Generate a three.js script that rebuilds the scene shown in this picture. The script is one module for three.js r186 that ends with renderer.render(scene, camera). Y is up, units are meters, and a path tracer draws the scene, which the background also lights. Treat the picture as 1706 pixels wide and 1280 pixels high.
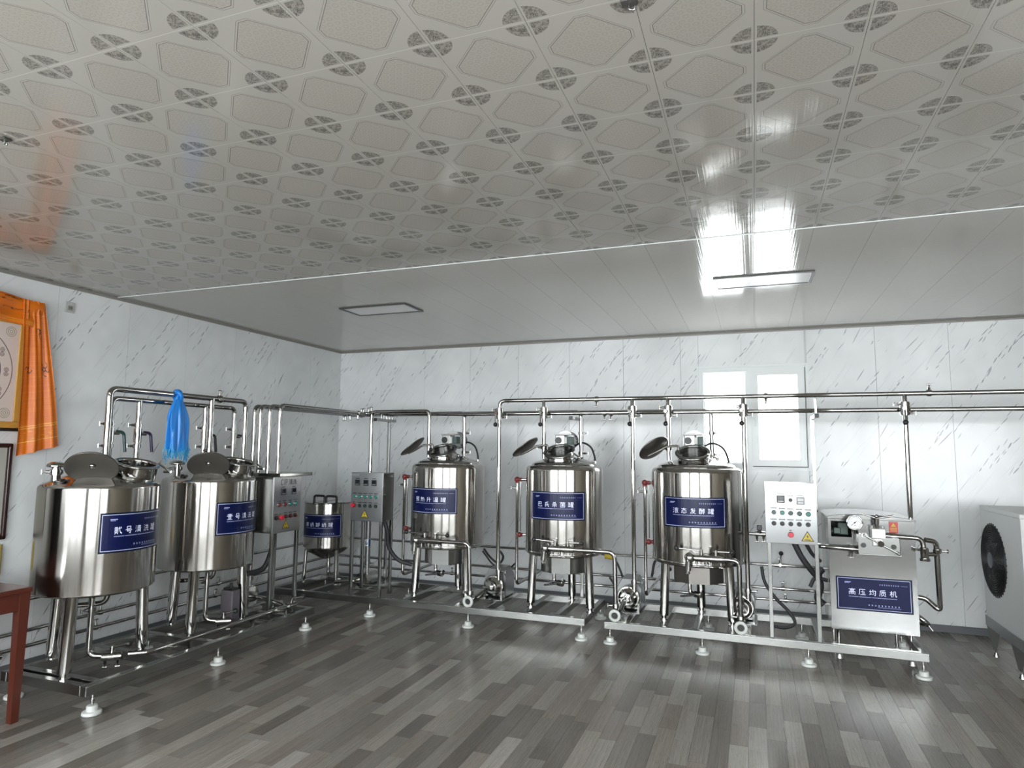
import * as THREE from 'three';
import { mergeGeometries } from 'three/addons/utils/BufferGeometryUtils.js';
import { RoundedBoxGeometry } from 'three/addons/geometries/RoundedBoxGeometry.js';
import { RectAreaLightUniformsLib } from 'three/addons/lights/RectAreaLightUniformsLib.js';

// ---------------------------------------------------------------- camera, sky, window light, exposure
const scene = new THREE.Scene();
const camera = new THREE.PerspectiveCamera(61.16, 1706 / 1280, 0.05, 120);
{
  const yaw = 0.355595, pitch = 0.101884, roll = 0.008854;
  const f = new THREE.Vector3(-Math.sin(yaw) * Math.cos(pitch), Math.sin(pitch), -Math.cos(yaw) * Math.cos(pitch));
  const r0 = new THREE.Vector3(Math.cos(yaw), 0, -Math.sin(yaw)), u0 = new THREE.Vector3().crossVectors(r0, f);
  const r = r0.clone().multiplyScalar(Math.cos(roll)).addScaledVector(u0, Math.sin(roll));
  const u = u0.clone().multiplyScalar(Math.cos(roll)).addScaledVector(r0, -Math.sin(roll));
  camera.position.set(4.8966, 1.5721, 6.9307);
  camera.quaternion.setFromRotationMatrix(new THREE.Matrix4().makeBasis(r, u, f.clone().negate()));
  camera.updateMatrixWorld(true); camera.updateProjectionMatrix();
}
const SKY = 1.0, EXPOSURE = 10.3;
scene.background = new THREE.Color(0.97, 0.995, 1.0);      // pale overcast sky
scene.backgroundIntensity = SKY;
const renderer = new THREE.WebGLRenderer({ antialias: true });
renderer.toneMapping = THREE.LinearToneMapping;
renderer.toneMappingExposure = EXPOSURE;
renderer.shadowMap.enabled = true;
RectAreaLightUniformsLib.init();
const ROOM = { x1: 10, z1: 7.7, h: 2.8 };
const FRONT_WINDOWS = [[0.25, 2.8, 0.9], [3.3, 5.6, 0.72], [6.1, 9.3, 0.9]], HEAD = 2.4;   // three windows; x from, x to, sill
const BACK_WINDOW = [4.38, 5.39, 1.42, 2.43];
for (const [a, b, SILL] of FRONT_WINDOWS) {                      // daylight that enters by the windows behind the camera
  const l = new THREE.RectAreaLight(0xf4fbff, SKY, b - a, HEAD - SILL);
  l.position.set((a + b) / 2, (HEAD + SILL) / 2, ROOM.z1 + 0.3); l.lookAt(l.position.x, l.position.y, 0); scene.add(l);
}
{
  const l = new THREE.RectAreaLight(0xf4fbff, SKY, 1.0, 1.0);
  l.position.set(4.885, 1.925, -0.3); l.lookAt(4.885, 1.925, 3); scene.add(l);
}

// ---------------------------------------------------------------- helpers
let seed = 20240611;
const rnd = () => { seed = (seed * 1664525 + 1013904223) >>> 0; return seed / 4294967296; };
const V = (x, y, z) => new THREE.Vector3(x, y, z);
const taken = new Map();
function numbered(n) { const k = taken.get(n) ?? 0; taken.set(n, k + 1); return k ? n + '_' + String(k).padStart(3, '0') : n; }
function plain(g) {
  const o = g.index ? g.toNonIndexed() : g.clone();
  if (!o.attributes.normal) o.computeVertexNormals();
  if (!o.attributes.uv) o.setAttribute('uv', new THREE.BufferAttribute(new Float32Array(o.attributes.position.count * 2), 2));
  for (const k of Object.keys(o.attributes)) if (!['position', 'normal', 'uv', 'color'].includes(k)) o.deleteAttribute(k);
  o.morphAttributes = {};
  return o;
}
const merged = (gs) => { gs = [gs].flat(3).map(plain); return gs.length > 1 ? mergeGeometries(gs, false) : gs[0]; };
function part(parent, name, geos, mat, label) {
  const m = new THREE.Mesh(merged(geos), mat); m.name = name; if (label) m.userData.label = label; parent.add(m); return m;
}
function thing(name, label, category, group) {
  const g = new THREE.Group(); g.name = numbered(name); g.userData = { label, category }; if (group) g.userData.group = group; scene.add(g); return g;
}
function based(g, x, y, z) { for (const c of g.children) { c.position.x -= x; c.position.y -= y; c.position.z -= z; } g.position.set(x, y, z); return g; }
function single(name, geos, mat, label, category, group) {
  const m = new THREE.Mesh(merged(geos), mat); m.name = numbered(name); m.userData = { label, category }; if (group) m.userData.group = group; scene.add(m); return m;
}
function struct(name, geos, mat) { const m = new THREE.Mesh(merged(geos), mat); m.name = name; m.userData = { kind: 'structure' }; scene.add(m); return m; }
// uv in metres from the face direction
function metreUV(g, s = 1, ou = 0, ov = 0) {
  g = plain(g); const p = g.attributes.position, n = g.attributes.normal, uv = g.attributes.uv;
  for (let i = 0; i < p.count; i++) {
    const ax = Math.abs(n.getX(i)), ay = Math.abs(n.getY(i)), az = Math.abs(n.getZ(i));
    const [a, b] = ay >= ax && ay >= az ? [p.getX(i), p.getZ(i)] : ax >= az ? [-p.getZ(i), p.getY(i)] : [p.getX(i), p.getY(i)];
    uv.setXY(i, a / s + ou, b / s + ov);
  }
  return g;
}
const box = (x0, x1, y0, y1, z0, z1) => { const g = new THREE.BoxGeometry(x1 - x0, y1 - y0, z1 - z0); g.translate((x0 + x1) / 2, (y0 + y1) / 2, (z0 + z1) / 2); return g; };
const rbox = (x0, x1, y0, y1, z0, z1, r = 0.004, s = 2) => { const g = new RoundedBoxGeometry(x1 - x0, y1 - y0, z1 - z0, s, r); g.translate((x0 + x1) / 2, (y0 + y1) / 2, (z0 + z1) / 2); return g; };
const UP = V(0, 1, 0);
function along(g, p, q) {            // geometry built along +y about the origin, set between p and q
  const d = V().subVectors(q, p); g.applyQuaternion(new THREE.Quaternion().setFromUnitVectors(UP, d.clone().normalize())); g.translate((p.x + q.x) / 2, (p.y + q.y) / 2, (p.z + q.z) / 2); return g;
}
const rod = (p, q, r, r2 = r, seg = 14) => along(new THREE.CylinderGeometry(r2, r, p.distanceTo(q), seg), p, q);
const ball = (p, r, seg = 14) => { const g = new THREE.SphereGeometry(r, seg, Math.max(8, seg - 4)); g.translate(p.x, p.y, p.z); return g; };
function lathe(profile, seg = 48) { return new THREE.LatheGeometry(profile.map(([a, b]) => new THREE.Vector2(a, b)), seg); }
function discAt(g, p, axis) { g.applyQuaternion(new THREE.Quaternion().setFromUnitVectors(UP, axis.clone().normalize())); g.translate(p.x, p.y, p.z); return g; }
// swept tube through points with rounded elbows
function tube(pts, r, bend = r * 2.4, seg = 12, caps = true) {
  const P = pts.map((p) => (p.isVector3 ? p : V(...p))), path = [];
  P.forEach((p, i) => {
    if (i === 0 || i === P.length - 1) { path.push(p.clone()); return; }
    const a = V().subVectors(P[i - 1], p), b = V().subVectors(P[i + 1], p), la = a.length(), lb = b.length(); a.normalize(); b.normalize();
    const k = Math.min(bend, la * 0.48, lb * 0.48);
    if (a.dot(b) < -0.995) { path.push(p.clone()); return; }
    const A = p.clone().addScaledVector(a, k), B = p.clone().addScaledVector(b, k);
    for (let j = 0; j <= 7; j++) { const t = j / 7; path.push(A.clone().multiplyScalar((1 - t) * (1 - t)).addScaledVector(p, 2 * t * (1 - t)).addScaledVector(B, t * t)); }
  });
  return sweep(path, () => r, seg, caps);
}
function sweep(path, rad, seg = 12, caps = true) {
  const n = path.length, pos = [], nor = [], uv = [], idx = []; let N = null, len = 0;
  for (let i = 0; i < n; i++) {
    const t = V().subVectors(path[Math.min(n - 1, i + 1)], path[Math.max(0, i - 1)]).normalize();
    if (!N) { N = Math.abs(t.y) > 0.9 ? V(1, 0, 0) : V(0, 1, 0); }
    N = N.clone().addScaledVector(t, -N.dot(t)).normalize(); const B = V().crossVectors(t, N), r = rad(i / (n - 1));
    if (i) len += path[i].distanceTo(path[i - 1]);
    for (let j = 0; j <= seg; j++) {
      const a = (j / seg) * Math.PI * 2, d = N.clone().multiplyScalar(Math.cos(a)).addScaledVector(B, Math.sin(a));
      pos.push(path[i].x + d.x * r, path[i].y + d.y * r, path[i].z + d.z * r); nor.push(d.x, d.y, d.z); uv.push(j / seg, len);
    }
  }
  for (let i = 0; i < n - 1; i++) for (let j = 0; j < seg; j++) { const a = i * (seg + 1) + j, b = a + seg + 1; idx.push(a, a + 1, b, b, a + 1, b + 1); }
  if (caps) for (const e of [0, n - 1]) {
    const t = V().subVectors(path[e ? n - 1 : 1], path[e ? n - 2 : 0]).normalize().multiplyScalar(e ? 1 : -1), c = pos.length / 3;
    pos.push(path[e].x, path[e].y, path[e].z); nor.push(t.x, t.y, t.z); uv.push(0, 0);
    for (let j = 0; j <= seg; j++) { const k = (e * (seg + 1) + j) * 3; pos.push(pos[k], pos[k + 1], pos[k + 2]); nor.push(t.x, t.y, t.z); uv.push(0, 0); }
    for (let j = 1; j <= seg; j++) e ? idx.push(c, c + j, c + j + 1) : idx.push(c, c + j + 1, c + j);
  }
  const g = new THREE.BufferGeometry();
  g.setAttribute('position', new THREE.Float32BufferAttribute(pos, 3)); g.setAttribute('normal', new THREE.Float32BufferAttribute(nor, 3)); g.setAttribute('uv', new THREE.Float32BufferAttribute(uv, 2)); g.setIndex(idx);
  return g;
}
const soft = (pts, n = 40) => new THREE.CatmullRomCurve3(pts.map((p) => V(...p))).getPoints(n);
const hose = (pts, r, seg = 10) => sweep(soft(pts), () => r, seg);

// ---------------------------------------------------------------- textures
function canvas(w, h, draw) { const c = document.createElement('canvas'); c.width = w; c.height = h; const x = c.getContext('2d'); draw(x, w, h); return c; }
function tex(c, { repeat = true, data = false } = {}) {
  const t = new THREE.CanvasTexture(c); if (!data) t.colorSpace = THREE.SRGBColorSpace; if (repeat) t.wrapS = t.wrapT = THREE.RepeatWrapping; t.magFilter = THREE.LinearFilter; t.anisotropy = 8; return t;
}
// lettering: strokes on a 100 x 100 field, one polyline per line
const WATER = '8,10,20,20/4,36,16,46/6,92,20,62/';
const GLYPH = {
  号: '25,8,75,8,75,38,25,38,25,8/5,52,95,52/35,52,30,70,78,70,72,95,55,92',
  贰: '8,12,45,12/4,28,95,22/12,42,48,42,48,78/12,42,12,78/30,48,30,70,8,96/34,78,50,95/66,5,72,50,82,80,95,92,96,76/82,6,90,14',
  清: WATER + '34,14,92,14/38,28,88,28/30,42,96,42/62,4,62,42/42,54,42,96/42,54,86,54,86,92,78,94/42,68,86,68/42,80,86,80',
  洗: WATER + '46,10,36,34/40,26,90,26/64,4,64,50/30,50,96,50/52,50,48,74,30,94/72,50,72,88,92,88,94,76',
  罐: '16,4,6,24/12,18,44,18/2,40,46,40/24,18,24,84/8,56,8,86,42,82/42,56,42,86/50,12,98,12/64,4,64,20/84,4,84,20/54,26,68,26,68,38,54,38,54,26/78,26,94,26,94,38,78,38,78,26/60,42,52,60/58,54,58,98/58,54,96,54/76,44,76,96/58,68,94,68/58,82,94,82/58,96,98,96',
  壹: '10,14,90,14/50,4,50,28/20,28,80,28/6,48,6,38,94,38,94,48/24,48,76,48/30,58,70,58,70,74,30,74,30,58/36,80,42,90/66,80,58,90/6,94,94,94',
  原: '12,10,94,10/14,10,12,60,4,94/58,12,50,24/32,26,84,26,84,58,32,58,32,26/32,42,84,42/58,58,58,94,48,90/40,66,28,88/76,66,90,88',
  奶: '24,6,10,60,38,94/38,30,30,66,6,94/2,34,46,34/52,12,86,12,78,44,94,44,88,92,76,88/62,12,60,56,46,94',
  卸: '18,4,8,24/14,18,52,18/4,36,56,36/32,18,32,84/32,58,52,58/14,56,14,86/6,88,56,80/66,12,92,12,92,66,82,64/66,12,66,98',
  预: '8,10,40,10,24,28/14,20,32,36/4,40,46,40,40,54/24,40,24,92,14,86/50,10,98,10/72,10,68,24/56,26,92,26,92,72/56,26,56,72/74,36,72,64,50,96/78,74,96,96',
  热: '4,20,40,20/24,4,24,60,14,56/4,48,40,36/46,22,80,22,82,54,94,60,96,48/62,6,58,40,40,62/48,38,66,52/14,74,6,94/34,76,38,92/58,76,64,92/80,74,94,94',
  升: '46,6,14,20/6,46,96,46/32,16,30,60,10,96/70,4,70,98',
  温: WATER + '42,8,86,8,86,44,42,44,42,8/42,26,86,26/38,56,90,56,90,92/38,56,38,92/54,56,54,92/72,56,72,92/28,94,98,94',
  巴: '16,12,80,12,80,50,16,50/48,12,48,50/16,12,16,90,92,90,92,72',
  氏: '78,8,20,20/20,20,20,90,48,76/20,50,92,50/52,14,60,64,84,92,94,74',
  杀: '74,6,16,42/24,8,86,42/8,54,92,54/50,40,50,96,40,90/34,64,14,88/66,64,88,88',
  菌: '4,14,96,14/32,4,32,24/68,4,68,24/12,30,88,30,88,96/12,30,12,96,88,96/70,38,34,46/24,56,78,56/50,42,50,88/50,58,26,84/50,58,76,84',
  液: WATER + '62,4,68,12/32,18,96,18/50,24,36,54/44,44,44,96/68,26,56,56/64,40,88,40,78,70,52,96/64,54,80,76,96,96/66,52,72,60',
  态: '8,20,92,20/50,4,44,32,10,58/54,30,90,56/46,42,54,52/16,68,8,90/32,64,34,90,66,92,70,78/50,64,56,76/78,64,92,84',
  发: '30,8,22,34,88,34/48,6,40,50,8,94/36,52,80,52,64,76,26,96/42,60,62,80,94,96/68,8,82,20',
  酵: '2,10,50,10/8,26,8,94/8,26,46,26,46,94/20,10,20,46,12,56/34,10,34,50,44,50/8,70,46,70/8,92,46,92/58,16,92,16/74,4,74,34/52,34,98,34/96,10,50,54/60,52,90,52,76,64/76,64,76,94,66,92/52,74,98,74',
  高: '50,2,50,12/4,14,96,14/28,24,72,24,72,40,28,40,28,24/10,96,10,52,90,52,90,92,80,94/32,64,68,64,68,84,32,84,32,64',
  压: '10,10,94,10/14,10,12,60,4,94/30,48,88,48/58,24,58,90/22,90,98,90/72,62,82,74',
  均: '4,34,40,34/22,8,22,76/2,82,42,70/60,4,42,44/54,24,94,24,92,80,86,94,72,90/56,42,74,52/50,78,78,64',
  质: '84,6,14,14/14,14,14,56,4,96/14,30,94,30/54,18,50,44/32,46,84,46,84,80/32,46,32,80/58,56,54,78,26,96/62,82,90,96',
  机: '4,28,46,28/26,4,26,98/26,32,4,72/28,40,46,60/58,12,56,60,40,96/58,12,82,12,82,88,96,90,96,74',
};
function glyph(x, ch, px, py, size, weight) {
  x.lineWidth = weight; x.lineCap = 'butt'; x.lineJoin = 'miter';
  for (const s of GLYPH[ch].split('/')) {
    const n = s.split(',').map(Number); x.beginPath();
    for (let i = 0; i < n.length; i += 2) x[i ? 'lineTo' : 'moveTo'](px + (n[i] / 100) * size, py + (n[i + 1] / 100) * size);
    x.stroke();
  }
}
function ticks(x, px, py, w, h, n, gap) { const s = w / n; for (let i = 0; i < n; i++) { x.fillRect(px + i * s, py, s * (1 - gap), h * 0.2); x.fillRect(px + i * s + s * 0.25, py, s * 0.18, h); x.fillRect(px + i * s, py + h * 0.75, s * (1 - gap), h * 0.2); } }
function nameplate(text) {
  return tex(canvas(1024, 500, (x, w, h) => {
    x.fillStyle = '#080f28'; x.fillRect(0, 0, w, h); x.fillStyle = '#08113d'; x.fillRect(24, 24, w - 48, h - 48);
    x.strokeStyle = '#c3cbee'; x.lineWidth = 7; x.strokeRect(26, 26, w - 52, h - 52);
    x.strokeStyle = '#e6ebff'; [...text].forEach((c, i) => glyph(x, c, 170 + i * 138, 174, 96, 8));
    x.fillStyle = '#aab4e2'; for (const [a, b] of [[172, 128], [312, 160], [486, 124], [622, 190]]) for (let i = a; i < a + b; i += 11) x.fillRect(i, 292, 8, 9);   // fine print too small to read
    ticks(x, 590, 92, 270, 17, 9, 0.4); x.fillRect(870, 100, 90, 3);
    ticks(x, 430, 400, 440, 19, 10, 0.55); for (let i = 560; i < 860; i += 9) x.fillRect(i, 432, 6, 6);
    x.fillRect(120, 78, 86, 10); x.fillRect(120, 96, 64, 6);
  }), { repeat: false });
}
function noiseTile(n, cells, s0) {             // periodic value noise 0..1
  let s = s0 >>> 0; const r = () => { s = (s * 1664525 + 1013904223) >>> 0; return s / 4294967296; };
  const a = Float32Array.from({ length: cells * cells }, r), out = new Float32Array(n * n), e = (t) => t * t * (3 - 2 * t);
  for (let j = 0; j < n; j++) for (let i = 0; i < n; i++) {
    const u = (i / n) * cells, v = (j / n) * cells, i0 = Math.floor(u), j0 = Math.floor(v), fu = e(u - i0), fv = e(v - j0), i1 = (i0 + 1) % cells, j1 = (j0 + 1) % cells;
    out[j * n + i] = (a[j0 * cells + i0] * (1 - fu) + a[j0 * cells + i1] * fu) * (1 - fv) + (a[j1 * cells + i0] * (1 - fu) + a[j1 * cells + i1] * fu) * fv;
  }
  return out;
}
// marble print of the wall panels: pale ground, clouded, with short slanting grey veins; 3.6 m a side
const marble = tex(canvas(2048, 2048, (x, w) => {
  const a = noiseTile(512, 9, 5), b = noiseTile(512, 40, 9), img = canvas(512, 512, (y) => {
    const d = y.createImageData(512, 512);
    for (let i = 0; i < 512 * 512; i++) { const t = 224 + (a[i] - 0.5) * 12 + (b[i] - 0.5) * 7; d.data.set([t - 1, t + 1.5, t + 2.5, 255], i * 4); }
    y.putImageData(d, 0, 0);
  });
  x.drawImage(img, 0, 0, w, w);
  const streak = (px, py, len, ang, wd, col, al) => {
    for (const ox of [0, -w, w]) for (const oy of [0, -w, w]) {
      const cx = px + ox, cy = py + oy; if (cx < -300 || cy < -300 || cx > w + 300 || cy > w + 300) continue;
      x.save(); x.translate(cx, cy); x.rotate(ang); x.globalAlpha = al; x.fillStyle = col; x.beginPath(); x.moveTo(-len / 2, 0); x.quadraticCurveTo(-len * 0.1, -wd, len / 2, -wd * 0.3); x.quadraticCurveTo(len * 0.1, wd, -len / 2, 0); x.fill(); x.restore();
    }
  };
  for (let i = 0; i < 420; i++) streak(rnd() * w, rnd() * w, 40 + rnd() * 160, -0.92 + (rnd() - 0.5) * 0.24, 3 + rnd() * 8, '#cfd2d6', 0.4);
  for (let i = 0; i < 260; i++) streak(rnd() * w, rnd() * w, 22 + rnd() * rnd() * 120, -0.95 + (rnd() - 0.5) * 0.3, 2 + rnd() * 3.6, '#7d828c', 0.35 + rnd() * 0.4);
  for (let i = 0; i < 75; i++) { const px = rnd() * w, py = rnd() * w; for (let k = 0; k < 4; k++) streak(px + k * 26 + (rnd() - 0.5) * 12, py - k * 36 + (rnd() - 0.5) * 12, 24 + rnd() * 36, -0.95 + (rnd() - 0.5) * 0.34, 2.6 + rnd() * 3, '#6b6f78', 0.6); }
}));
// ceiling panel print: one cell 0.308 m
const CELL = 0.308;
const ceilPrint = tex(canvas(1024, 1024, (x, w) => {
  x.fillStyle = '#b4b0a9'; x.fillRect(0, 0, w, w);
  const c = w / 2, R = w * 0.425, k = 0.22 * w;                    // octagonal lozenge
  const oct = (q) => { x.beginPath(); const s = R * q, m = k * q * 0.5; for (const [a, b] of [[-m * 0.55, -s], [m * 0.55, -s], [s, -m * 0.55], [s, m * 0.55], [m * 0.55, s], [-m * 0.55, s], [-s, m * 0.55], [-s, -m * 0.55]]) x.lineTo(c + a, c + b); x.closePath(); };
  oct(0.93); x.fillStyle = '#b1aca4'; x.fill(); x.save(); x.clip();
  x.strokeStyle = '#a8a29a'; x.lineWidth = 10; x.globalAlpha = 0.8;
  for (let j = -8; j < 26; j++) for (let i = -8; i < 26; i++) { const px = i * 84 + (j % 2) * 42, py = j * 72; x.beginPath(); x.ellipse(px, py, 23 + ((i * 7 + j * 13) % 7), 18 + ((i * 3 + j * 5) % 8), (i * j) % 3, 0, 7); x.stroke(); }
  x.restore(); x.globalAlpha = 1;
  x.strokeStyle = '#78746f'; x.lineWidth = 7; oct(0.93); x.stroke(); x.lineWidth = 4; x.strokeStyle = '#7d7973'; oct(0.99); x.stroke();
  for (const [ox, oy] of [[0, 0], [w, 0], [0, w], [w, w]]) {       // leaf rosette round each corner, parted by the cross lines
    const sx = ox ? -1 : 1, sy = oy ? -1 : 1;
    x.save(); x.beginPath(); x.moveTo(ox + sx * 27, oy + sy * 27); x.lineTo(ox + sx * 222, oy + sy * 27); x.quadraticCurveTo(ox + sx * 196, oy + sy * 196, ox + sx * 27, oy + sy * 222); x.closePath(); x.clip();
    x.fillStyle = '#9c9891'; x.fillRect(0, 0, w, w); x.strokeStyle = '#65625d'; x.lineWidth = 4;
    for (let i = 0; i < 130; i++) { const px = ox + sx * rnd() * 230, py = oy + sy * rnd() * 230; x.beginPath(); x.arc(px, py, 5 + rnd() * 11, rnd() * 6, 3 + rnd() * 6); x.stroke(); }
    x.restore();
  }
  x.fillStyle = '#cbc8c2'; x.globalAlpha = 0.9; x.fillRect(0, 0, w, 5); x.fillRect(0, w - 5, w, 5);
}));
const ceilPlain = tex(canvas(512, 512, (x, w) => {
  x.fillStyle = '#b7b3ac'; x.fillRect(0, 0, w, w); x.globalAlpha = 0.35;
  for (let i = 0; i < 900; i++) { x.fillStyle = rnd() > 0.5 ? '#aca8a0' : '#c0bcb5'; x.fillRect(rnd() * w, rnd() * w, 8 + rnd() * 60, 2); }
}));
function heightTex(n, f) { return tex(canvas(n, n, (x) => { const d = x.createImageData(n, n); for (let j = 0; j < n; j++) for (let i = 0; i < n; i++) { const t = Math.max(0, Math.min(255, 255 * f(i, j))); d.data.set([t, t, t, 255], (j * n + i) * 4); } x.putImageData(d, 0, 0); }), { data: true }); }
const ribs = (() => { const a = noiseTile(512, 64, 3), b = noiseTile(512, 6, 4); return heightTex(512, (i, j) => 0.5 * a[i] + 0.5 * b[j * 512 + i]); })();
const waves = (() => { const a = noiseTile(512, 5, 31), b = noiseTile(512, 14, 32); return heightTex(512, (i, j) => 0.7 * a[j * 512 + i] + 0.3 * b[j * 512 + i]); })();
const grain = tex(canvas(512, 2048, (x, w, h) => {
  x.fillStyle = '#d8d8d8'; x.fillRect(0, 0, w, h);
  for (let i = 0; i < 1500; i++) { const px = rnd() * w, py = rnd() * h, l = 120 + rnd() * 700, t = 150 + rnd() * 105 | 0; x.globalAlpha = 0.3; x.strokeStyle = `rgb(${t},${t - 4},${t - 9})`; x.lineWidth = 0.8 + rnd() * 2.4; x.beginPath(); x.moveTo(px, py); x.bezierCurveTo(px + (rnd() - 0.5) * 16, py + l * 0.3, px + (rnd() - 0.5) * 16, py + l * 0.7, px + (rnd() - 0.5) * 10, py + l); x.stroke(); }
  for (let i = 0; i < 2600; i++) { x.globalAlpha = 0.26; x.fillStyle = rnd() > 0.4 ? '#6d675f' : '#ffffff'; x.fillRect(rnd() * w, rnd() * h, 1.2, 14 + rnd() * 60); }
}));
const brushed = (() => { const a = noiseTile(512, 256, 77), b = noiseTile(512, 96, 78); return heightTex(512, (i, j) => 0.6 * a[j * 512 + 3] + 0.4 * b[(j * 512 + 9)]); })();

// ---------------------------------------------------------------- materials
const lin = (r, g, b) => new THREE.Color().setRGB(r, g, b);
const std = (o) => new THREE.MeshPhysicalMaterial(o);
const M = {
  tank: std({ color: lin(0.47, 0.455, 0.43), metalness: 1, roughness: 0.15, anisotropy: 0.85, anisotropyRotation: Math.PI / 2 }),
  steel: std({ color: lin(0.44, 0.435, 0.42), metalness: 1, roughness: 0.1 }),
  pipe: std({ color: lin(0.4, 0.395, 0.385), metalness: 1, roughness: 0.06 }),
  satin: std({ color: lin(0.3, 0.305, 0.295), metalness: 1, roughness: 0.24 }),
  sheet: std({ color: lin(0.31, 0.317, 0.32), metalness: 1, roughness: 0.28, anisotropy: 0.6 }),
  mirror: std({ color: lin(0.36, 0.365, 0.36), metalness: 1, roughness: 0.17, bumpMap: waves, bumpScale: 0.0004 }),
  fixture: std({ color: lin(0.1, 0.1, 0.1), metalness: 0.6, roughness: 0.35 }),
  tanWall: std({ color: lin(0.23, 0.2, 0.155), roughness: 0.5 }),
  lid: std({ color: lin(0.2, 0.19, 0.175), metalness: 1, roughness: 0.4 }),
  cast: std({ color: lin(0.42, 0.42, 0.41), metalness: 0.9, roughness: 0.42 }),
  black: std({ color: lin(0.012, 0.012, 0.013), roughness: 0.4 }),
  rubber: std({ color: lin(0.016, 0.016, 0.018), roughness: 0.6 }),
  white: std({ color: lin(0.55, 0.57, 0.545), roughness: 0.45 }),
  frameWhite: std({ color: lin(0.74, 0.77, 0.77), roughness: 0.3 }),
  red: std({ color: lin(0.15, 0.018, 0.016), roughness: 0.4 }),
  estop: std({ color: lin(0.5, 0.02, 0.04), roughness: 0.35 }),
  green: std({ color: lin(0.012, 0.05, 0.045), roughness: 0.3 }),
  greenLens: std({ color: lin(0.03, 0.2, 0.16), roughness: 0.2 }),
  purple: std({ color: lin(0.018, 0.01, 0.045), roughness: 0.4 }),
  yellow: std({ color: lin(0.45, 0.33, 0.02), roughness: 0.5 }),
  glass: std({ color: 0xffffff, transmission: 1, thickness: 0, roughness: 0.02, ior: 1.5 }),
  ceiling: std({ map: ceilPrint, color: lin(0.86, 0.86, 0.855), roughness: 0.09, bumpMap: ribs, bumpScale: 0.0003, ior: 1.52 }),
  ceilingPlain: std({ map: ceilPlain, color: lin(0.9, 0.9, 0.895), roughness: 0.09, bumpMap: ribs, bumpScale: 0.0003, ior: 1.52 }),
  slab: std({ color: lin(0.6, 0.6, 0.59), roughness: 0.9 }),
  wall: std({ map: marble, roughness: 0.22, bumpMap: waves, bumpScale: 0.004, ior: 1.5 }),
  plank: std({ map: grain, vertexColors: true, roughness: 0.27, ior: 1.48 }),
  base: std({ color: lin(0.13, 0.14, 0.15), roughness: 0.5 }),
  trim: std({ color: lin(0.24, 0.225, 0.21), roughness: 0.35 }),
  wood: std({ color: lin(0.082, 0.016, 0.008), roughness: 0.3, clearcoat: 0.4, clearcoatRoughness: 0.2 }),
  display: std({ color: lin(0.012, 0.014, 0.018), roughness: 0.15 }),
  acPaint: std({ color: lin(0.5, 0.515, 0.51), roughness: 0.4 }),
  galvanised: std({ color: lin(0.3, 0.31, 0.31), metalness: 0.7, roughness: 0.4 }),
  ground: std({ color: lin(0.3, 0.29, 0.27), roughness: 1 }),
};

// ---------------------------------------------------------------- the room
const T = 0.2;
struct('ground', box(-30, 40, -0.5, -0.3, -40, 45), M.ground);
{ // floor: laminate strips laid along z
  const floor = struct('floor', box(-T, ROOM.x1 + T, -0.16, -0.012, -T, ROOM.z1 + T), M.base);
  const W = 0.0965, tones = [[0.17, 0.157, 0.139], [0.215, 0.202, 0.181], [0.135, 0.123, 0.108], [0.26, 0.246, 0.224], [0.19, 0.173, 0.151], [0.115, 0.103, 0.09], [0.228, 0.21, 0.186], [0.18, 0.158, 0.138]];
  const list = [], v = V(), fr = new THREE.Frustum().setFromProjectionMatrix(new THREE.Matrix4().multiplyMatrices(camera.projectionMatrix, camera.matrixWorldInverse));
  for (let i = 0; i * W < ROOM.x1; i++) {
    let z = -rnd() * 0.7;
    while (z < ROOM.z1) {
      const l = 0.3 + rnd() * 0.52, z0 = Math.max(0, z), z1 = Math.min(ROOM.z1, z + l); z += l;
      if (z1 - z0 < 0.03) continue;
      const x0 = i * W, x1 = Math.min(ROOM.x1, x0 + W), t = tones[Math.floor(rnd() * tones.length)], f = 1.35 + rnd() * 0.35;
      const g = plain(box(x0 + 0.0006, x1 - 0.0006, -0.012, 0, z0 + 0.0006, z1 - 0.0006)), ou = rnd(), ov = rnd(), p = g.attributes.position, uv = g.attributes.uv, c = new Float32Array(p.count * 3);
      for (let k = 0; k < p.count; k++) { uv.setXY(k, p.getX(k) / 0.45 + ou, p.getZ(k) / 1.8 + ov); c.set([t[0] * f, t[1] * f, t[2] * f], k * 3); }
      g.setAttribute('color', new THREE.BufferAttribute(c, 3));
      v.set((x0 + x1) / 2, 0, (z0 + z1) / 2); const d = v.distanceTo(camera.position);
      list.push({ g, s: fr.intersectsBox(new THREE.Box3(V(x0, -0.01, z0), V(x1, 0, z1))) ? (z1 - z0) / d ** 3 : 0 });
    }
  }
  list.sort((a, b) => b.s - a.s);
  list.slice(0, 300).forEach((e) => part(floor, 'plank', e.g, M.plank));
  part(floor, 'planks', list.slice(300).map((e) => e.g), M.plank).userData.kind = 'stuff';
}
const holes = (x0, x1, y0, y1, cuts) => {     // rectangles of a wall around its openings, openings sorted by x
  const out = []; let x = x0;
  for (const [a, b, c, d] of cuts) { if (a > x) out.push([x, a, y0, y1]); if (c > y0) out.push([a, b, y0, c]); if (d < y1) out.push([a, b, d, y1]); x = b; }
  if (x < x1) out.push([x, x1, y0, y1]); return out;
};
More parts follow.
